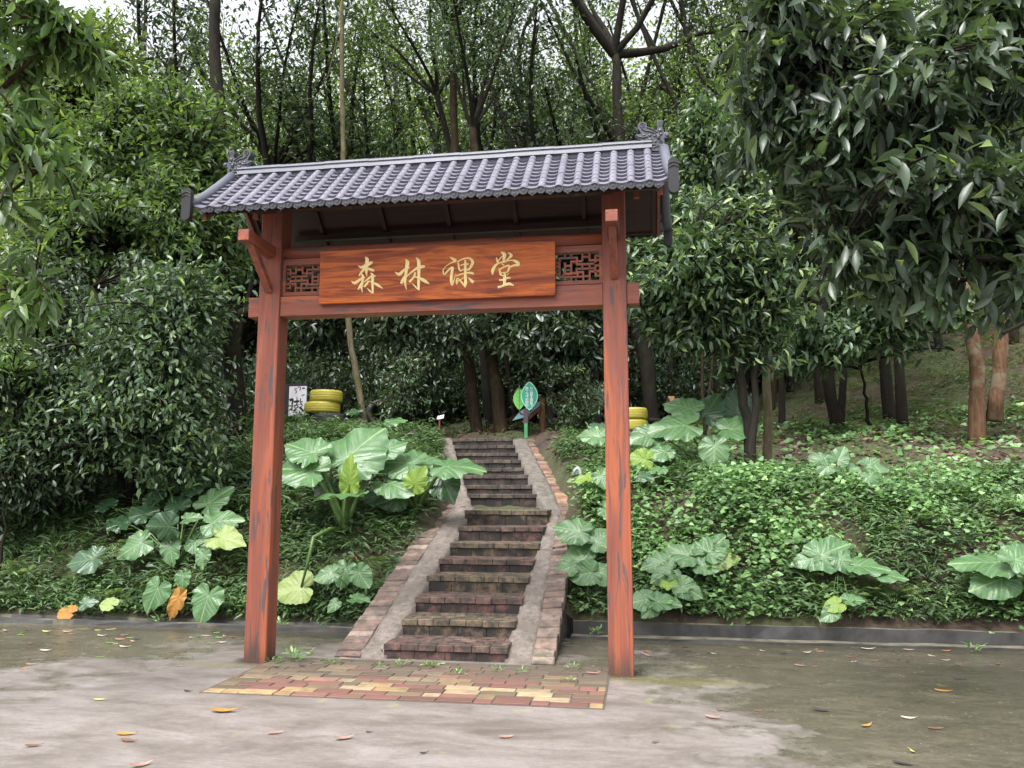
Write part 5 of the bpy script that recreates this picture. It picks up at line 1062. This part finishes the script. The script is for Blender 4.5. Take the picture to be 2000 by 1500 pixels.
# leaf shaped signs on a green post
v = 8.5; b = atv(1027, 858, v); lz = lambda y: atv(1027, y, v)[2]-b[2]; lx = lambda x: atv(x, 800, v)[0]-b[0]
t = thing('leaf_sign', 'teal leaf shaped sign with two columns of white writing on a green post', 'sign', (b[0], v, b[2]))
def leafpts(cx, y0, y1, hw, n=14):
    z0, z1 = lz(y1), lz(y0); out = []
    for i in range(n+1): q = i/n; out.append((lx(cx)+hw*math.sin(math.pi*q)**.8, z0+(z1-z0)*q))
    for i in range(1, n): q = 1-i/n; out.append((lx(cx)-hw*math.sin(math.pi*q)**.8, z0+(z1-z0)*q))
    return out
MX = lambda y: Matrix(((1,0,0,0),(0,0,-1,y),(0,1,0,0),(0,0,0,1)))
pw = mpp(v)
m = MB(); m.prism(leafpts(1034.5, 745, 802, 16.5*pw), MX(-.03), .02); o = m.build('leaf_panel', M['mint'], t)
m = MB(); m.prism(leafpts(1034.5, 747.5, 799.5, 14.8*pw), MX(-.034), .003); m.build('leaf_face', M['teal'], t)
m = MB(); m.prism(leafpts(1014, 757, 800, 12*pw), MX(.02), .02); o = m.build('leaf_panel', M['lime'], t); o['label'] = 'lime green leaf panel with dark veins'
m = MB(); m.box(lx(1014)-.006, lx(1014)+.006, .014, .0195, lz(800), lz(752))
for q in range(5):
    zz = lz(792)+q*.075
    for sx in (-1, 1): m.tube([(lx(1014), .017, zz), (lx(1014)+sx*.05, .017, zz+.05)], .003, 4)
m.build('leaf_veins', M['greenpost'], t)
m = MB(); m.box(-.045, .045, .0, .05, lz(826), lz(798)); m.tube([(lx(1014), .02, lz(800)), (lx(1014)+.02, .02, lz(808)), (0, .02, lz(810))], .018, 6); m.tube([(lx(1036), .02, lz(800)), (lx(1036), .02, lz(808)), (0, .02, lz(812))], .018, 6)
m.tube([(lx(1034), -.02, lz(747)), (lx(1034), -.02, lz(741))], .016, 6); m.tube([(lx(1014), .03, lz(758)), (lx(1014), .03, lz(751))], .016, 6); m.build('bracket', M['purple'], t)
m = MB(); m.box(-.032, .032, .005, .06, -.2, lz(825)); m.build('post', M['greenpost'], t)
def text(s_, size, mat, parent, loc):
    c = bpy.data.curves.new('t', 'FONT'); c.body = s_; c.size = size; c.align_x = 'CENTER'; c.offset = .0012; c.extrude = .001; c.resolution_u = 2
    o = bpy.data.objects.new('t', c); me = bpy.data.meshes.new_from_object(o); me.name = 'lettering'; bpy.data.objects.remove(o)
    me.materials.clear(); me.materials.append(mat); o = bpy.data.objects.new('lettering', me); o.rotation_euler = (R(90), 0, 0); o.location = loc; return link(o, parent)
for cx, s_ in ((1038.6, '什么都不要留下'), (1029.8, '除了轻轻的脚印')):
    for i, ch in enumerate(s_): text(ch, .063, M['ink'], t, (lx(cx), -.0385, lz(761.5+i*5.5)))
# slanted pale blue board on a round post behind the leaf sign
v = 9.0; b = atv(1059, 856, v); L0 = lambda x, y: (lambda p: (p[0]-b[0], p[2]-b[2]))(atv(x, y, v))
t = thing('slanted_board', 'pale blue beaked board with a red brown edge beside a round wooden post', 'sign', (b[0], v, b[2]))
m = MB(); m.tube([(0,0,-.2),(0.01,0,L0(1059,815)[1]),(0,0,L0(1059,780)[1]+.02)], [.062,.058,.054], 14); m.build('post', M['log'], t, smooth=True)
m = MB(); m.prism([L0(*q) for q in [(1002,822),(1014,808),(1020,802),(1056,785),(1055,794),(1040,806),(1034,814)]][::-1], MX(-.09), .03); m.build('panel', M['lblue'], t)
m = MB(); m.prism([L0(*q) for q in [(1034,814),(1056,795),(1056,801),(1034,821)]][::-1], MX(-.095), .05); m.build('edge_plank', M['redbrown'], t)
# label stake, logs, stump, block, pipe, shelter, hanging seat
v = 8.1; b = atv(858, 854, v); t = thing('label_stake', 'small white tilted label on a rusty stake at the left of the stair head', 'sign', b)
h = atv(858, 818, v)[2]-b[2]; m = MB(); m.tube([(0,0,-.2),(0,0,h)], .018, 8); m.build('stake', M['redbrown'], t)
m = MB(); m.box(-.07, .07, -.05, .05, -.006, .006, M=Matrix.Translation((0.02,0,h+.03)) @ Matrix.Rotation(R(48),4,'X') @ Matrix.Rotation(R(-14),4,'Y')); m.build('plate', M['white'], t)
for i, (x0, y0, x1, y1, v, rd, lb) in enumerate([(992,826,1018,812,10.,.07,'thick cut log on top of the log pile behind the stair head'),(990,838,1022,832,10.2,.06,'middle log of the pile behind the stair head'),(988,846,1030,843,10.,.06,'lowest log of the pile behind the stair head')]):
    m = MB(); P = [atv(x0,y0,v), (atv(x0,y0,v)+atv(x1,y1,v))/2+np.array([0,0,.01]), atv(x1,y1,v)]; m.tube(P, [rd, rd*1.05, rd*.95], 10); tag(m.build('log', M['barkbrown'], smooth=True), lb, 'log', 'logs piled behind the stair head')
b = at(947, 852) if False else np.array([atv(945, 850, 8.7)[0], 8.7, atv(945, 850, 8.7)[2]]); r = rs(8); m = MB()
for q in range(26):
    a = r.uniform(0, 6.28); m.tube([(math.cos(a)*r.uniform(.05,.2), r.uniform(-.1,.1), 0), (math.cos(a)*r.uniform(.08,.26), r.uniform(-.1,.1), r.uniform(.06,.20))], [.03, .008], 5)
tag(m.build('bark_heap', M['barkbrown'], loc=b), 'heap of dry brown palm husks between the trunks at the stair head', 'husk heap')
v = 10.; b = atv(1309, 800, v); f = lambda x, y: (lambda p: (p[0]-b[0], p[2]-b[2]))(atv(x, y, v)); t = thing('wooden_box_shelter', 'small wooden box with a tan sloping roof board behind the dark leaning trunk', 'box', b)
m = MB(); m.prism([f(*q) for q in [(1304,775),(1313,793),(1300,802),(1297,792)]][::-1], MX(0), .3); m.build('side', M['soffit'], t)
m = MB(); m.prism([f(*q) for q in [(1304,774),(1317,774),(1318,791),(1313,793)]][::-1], MX(-.03), .04); m.build('roof_board', M['tanwood'], t)
m = MB(); P = [atv(1268,821,8.8), atv(1303,823,8.8)]; m.tube(P, [.05,.04], 9); tag(m.build('pole', M['barkdark']), 'dark horizontal pole lying beside the right tyre stack', 'pole')
b = gb(1133, 962, 3.9); t = thing('gooseneck_pipe', 'grey white gooseneck pipe rising from the bank right of the upper stairs', 'pipe', b); v = 3.9; f = lambda x, y: (lambda p: (p[0]-b[0], 0, p[2]-b[2]))(atv(x, y, v))
m = MB(); m.tube([f(1142,975), f(1136,950), f(1134,930), f(1132,918), f(1128,914), f(1123,918), f(1121,926)], [.022,.022,.022,.023,.023,.022,.024], 10); m.build('pipe', M['pipe'], t, smooth=True)
v = 17; b = atv(735, 760, v); f = lambda x, y: (lambda p: (p[0]-b[0], p[2]-b[2]))(atv(x, y, v)); t = thing('shelter', 'small dark roofed shelter with green posts deep in the shade behind the mossy trunk', 'shelter', b)
m = MB(); m.prism([f(*q) for q in [(655,702),(668,694),(735,692),(765,706)]], MX(-.6), 1.6); m.build('roof', M['frame'], t)
for x in (668, 718, 757):
    m = MB(); q = f(x, 704); m.box(q[0]-.04, q[0]+.04, -.4, -.32, -.3, q[1]); m.build('post', M['greenpost'], t)
v = 8.8; b = atv(1124, 846, v); f = lambda x, y: (lambda p: (p[0]-b[0], 0, p[2]-b[2]))(atv(x, y, v)); t = thing('swing_seat', 'green curved seat hanging on pale ropes in the shrub right of the post', 'swing', b)
m = MB(); m.tube([f(1112,838), f(1116,843), f(1124,845), f(1131,842), f(1133,836)], .035, 8, sx=1); m.build('seat', M['greenpost'], t, smooth=True)
for x in (1116, 1130): m = MB(); m.tube([f(x, 840), f(1124, 800)], .01, 6); m.build('rope', M['pipe'], t)
# dead twigs on the bank
for i, (lb, pts, v) in enumerate([('pale bare twig standing against the left bank', [(430,950),(440,900),(446,860),(462,835)], 4.2), ('thin dry branch slanting across the left bank', [(500,905),(470,860),(445,812)], 4.6), ('dry orange leaf stalk beside the large elephant ear plant', [(683,1078),(695,1088),(706,1110),(716,1138)], 2.5), ('pale bent stalk at the kerb right of the stairs', [(1148,1145),(1147,1185),(1158,1195),(1146,1222)], 2.1), ('grey bare sapling stem on the leaf strewn slope', [(1205,985),(1195,900),(1190,840)], 5.2), ('long curved pale liana crossing the top left canopy', [(668,0),(655,90),(640,150),(620,190),(560,200)], 7.)]):
    m = MB(); P = [atv(x, y, v) for x, y in pts]; k = len(P); m.tube(P, list(np.linspace(.014, .006, k)), 6); tag(m.build('dead_stalk' if i in (2,3) else 'bare_twig', M['deadstem'] if i == 2 else M['barkpale'], smooth=True), lb, 'twig')
# weeds growing in the joints of the paving
for i, (px, py, s_, lb) in enumerate([(575,1290,1.5,'largest leafy weed, beside the foot of the left post'),(533,1294,.8,'small weed touching the foot of the left post'),(648,1295,.8,'small weed left of the left edging wall'),(752,1282,.9,'weed at the left corner of the lowest step'),(864,1277,1.3,'upright weed against the middle of the lowest step'),
     (785,1302,.9,'weed on the paving just below the lowest step, left of centre'),(840,1304,1.1,'spreading weed on the paving below the upright weed'),(893,1318,.8,'weed in a joint in the middle of the paving'),(978,1312,.8,'weed on the paving below the right mortar slope'),(1018,1316,.7,'tiny weed on the paving right of centre'),(1120,1308,.8,'weed near the right post on the paving'),(1110,1332,.6,'tiny weed at the front right of the paving'),
     (740,1304,.6,'tiny weed in the dark back row of the paving'),(1085,1262,.9,'weed at the foot of the right edging wall'),(1165,1236,1.1,'weed at the gap of the kerb left of the right post'),(560,1222,1.2,'weed on the kerb right of the left post'),(640,1224,.9,'weed on the kerb left of the edging wall'),(305,1222,1.3,'weed on the kerb below the orange leaf'),(1900,1272,1.1,'weed on the kerb lip near the right edge')]):
    b = atz(px, py, .01); 
    if b[1] > 1.55: b = np.array([b[0], 1.7, .03])
    r = rs(i+800); n = int(16*s_)+6; a = r.uniform(0, 2*math.pi, n); el = r.uniform(.1, 1.1, n); A = np.c_[np.cos(a)*np.cos(el), np.sin(a)*np.cos(el), np.sin(el)]; rr_ = r.uniform(0,.05,n)*s_
    P = np.c_[np.cos(a)*rr_*1.6, np.sin(a)*rr_, r.uniform(0,.05,n)*s_]; N = np.c_[r.normal(0,.3,(n,2)), np.ones(n)]
    o = np_obj('weed', leafmesh('weed', P, A, N, r.uniform(.035,.07,n)*s_, .38, 'oval', M['ivy'], r.uniform(.3,.93,n)), None, b); tag(o, lb, 'weed', 'weeds in the paving joints')
# fallen leaves on the concrete, each its own thing
cols = {'orange': (.34,.17,.035), 'brown': (.13,.065,.035), 'pink brown': (.27,.16,.125), 'yellow': (.34,.31,.09), 'green': (.10,.20,.04), 'pale': (.34,.31,.25), 'dark': (.035,.028,.028), 'red': (.24,.085,.05)}
LM = {k: plain(k.replace(' ','_')+'_dead_leaf', c, .6, .3, 60, .3) for k, c in cols.items()}
FL = [(437,1390,.20,8,'orange'),(538,1432,.10,30,'pink brown'),(672,1443,.12,35,'pink brown'),(988,1440,.09,20,'pink brown'),(250,1447,.11,-10,'brown'),(245,1434,.12,10,'orange'),(65,1457,.09,25,'brown'),(276,1495,.12,50,'pink brown'),(193,1367,.08,5,'yellow'),(60,1298,.09,2,'pink brown'),(46,1306,.05,60,'orange'),
      (90,1234,.10,-5,'yellow'),(190,1231,.06,10,'yellow'),(215,1230,.10,40,'yellow'),(40,1240,.08,0,'green'),(140,1239,.07,0,'red'),(198,1242,.10,0,'pale'),(242,1264,.12,-12,'pale'),(215,1256,.08,15,'green'),(225,1258,.06,70,'pale'),(234,1249,.10,5,'pink brown'),(268,1248,.08,10,'dark'),(136,1254,.06,0,'dark'),(88,1271,.10,3,'pale'),(195,1284,.07,20,'green'),(351,1301,.06,0,'pink brown'),(366,1350,.07,-15,'dark'),(10,1232,.09,-20,'pink brown'),(130,1234,.09,5,'pale'),(402,1242,.10,8,'pink brown'),(390,1245,.06,50,'dark'),(455,1245,.10,-5,'brown'),
      (605,1267,.12,15,'pink brown'),(675,1287,.12,-10,'pink brown'),(590,1303,.07,10,'dark'),(1158,1318,.11,5,'pink brown'),(1338,1264,.07,-30,'dark'),(1530,1276,.10,20,'dark'),(1562,1300,.09,-20,'pink brown'),(1590,1302,.05,0,'red'),(1600,1273,.07,0,'red'),(1695,1268,.12,0,'pale'),(1708,1292,.08,20,'brown'),(1875,1327,.09,-10,'dark'),(1841,1350,.11,-15,'orange'),(1605,1388,.13,-15,'dark'),(1392,1402,.11,-25,'pink brown'),(1407,1387,.06,0,'brown'),(1693,1418,.10,40,'orange'),(1774,1403,.09,-8,'pale'),(1826,1423,.09,0,'brown'),(1765,1492,.12,-30,'dark'),(1782,1468,.07,90,'yellow'),(1760,1261,.09,-5,'pink brown'),(1835,1265,.08,5,'red'),
      (862,1300,.06,30,'pale'),(540,1306,.07,-20,'dark'),(1480,1388,.05,0,'brown'),(1280,1450,.05,30,'brown'),(720,1430,.04,0,'dark'),(828,1471,.05,30,'dark')]
rk = rs(321)
for q in range(34):
    if q < 16: x = int(rk.uniform(0, 470)); FL.append((x, int(rk.uniform(1231,1262)), rk.uniform(.04,.09), int(rk.uniform(-60,60)), ['pale','pink brown','dark','brown','green'][rk.randint(5)]))
    else: x = int(rk.uniform(1250, 1990)); FL.append((x, int(1256+(x-1250)*.032+rk.uniform(2,26)), rk.uniform(.04,.09), int(rk.uniform(-60,60)), ['pale','pink brown','dark','brown','red'][rk.randint(5)]))
places = [lambda x,y: x<480 and y<1262, lambda x,y: x<480 and y<1360, lambda x,y: x<480, lambda x,y: x<760 and y<1312, lambda x,y: x<1240 and y<1330, lambda x,y: x<1240, lambda x,y: y<1310, lambda x,y: True]
pn = ['near the left kerb', 'on the concrete left of the left post', 'in the left foreground', 'beside the left edging wall', 'on the brick paving', 'in the foreground below the paving', 'near the right kerb', 'in the right foreground']
K_ = {}
for f in FL:
    i = [q(f[0], f[1]) for q in places].index(True); K_.setdefault((i, f[4]), []).append(f)
for (i, cn), L_ in K_.items():
    L_.sort(); n = len(L_)
    for j, (px, py, s_, ang, _) in enumerate(L_):
        b = atz(px, py, .004); r = rs(px*3+py); N = 8; m = MB(); V = []
        if b[1] > 1.55: b[1] = 1.5
        cl = r.uniform(.08, .22)
        for q in range(N+1):
            t = q/N; wq = math.sin(math.pi*t**.8)*s_*.17; x = (t-.5)*s_; zc = cl*s_*(2*t-1)**2*.6; 
            V += [(x, -wq, zc+cl*wq*1.2), (x, 0, zc), (x, wq, zc+cl*wq*1.2+.004)]
        F_ = [(q*3+k, q*3+k+1, q*3+k+4, q*3+k+3) for q in range(N) for k in (0,1)]; m.add(V, F_); m.tube([(s_*.5,0,cl*s_*.6),(s_*.62,.01,cl*s_*.9)], .0018, 4)
        o = m.build('fallen_leaf', LM[cn], smooth=True, loc=(b[0], b[1], .016 if (-1.1 < b[1] < .25 and .2 < b[0] < 3.2) else .004)); o.rotation_euler = (r.uniform(-.1,.1), 0, R(ang))
        lab = cn+' fallen leaf '+pn[i]+('' if n == 1 else ', '+('leftmost' if j == 0 else 'rightmost' if j == n-1 else ordw[j]+' from left')+' of that colour')
        tag(o, lab, 'fallen leaf', 'fallen leaves on the concrete')
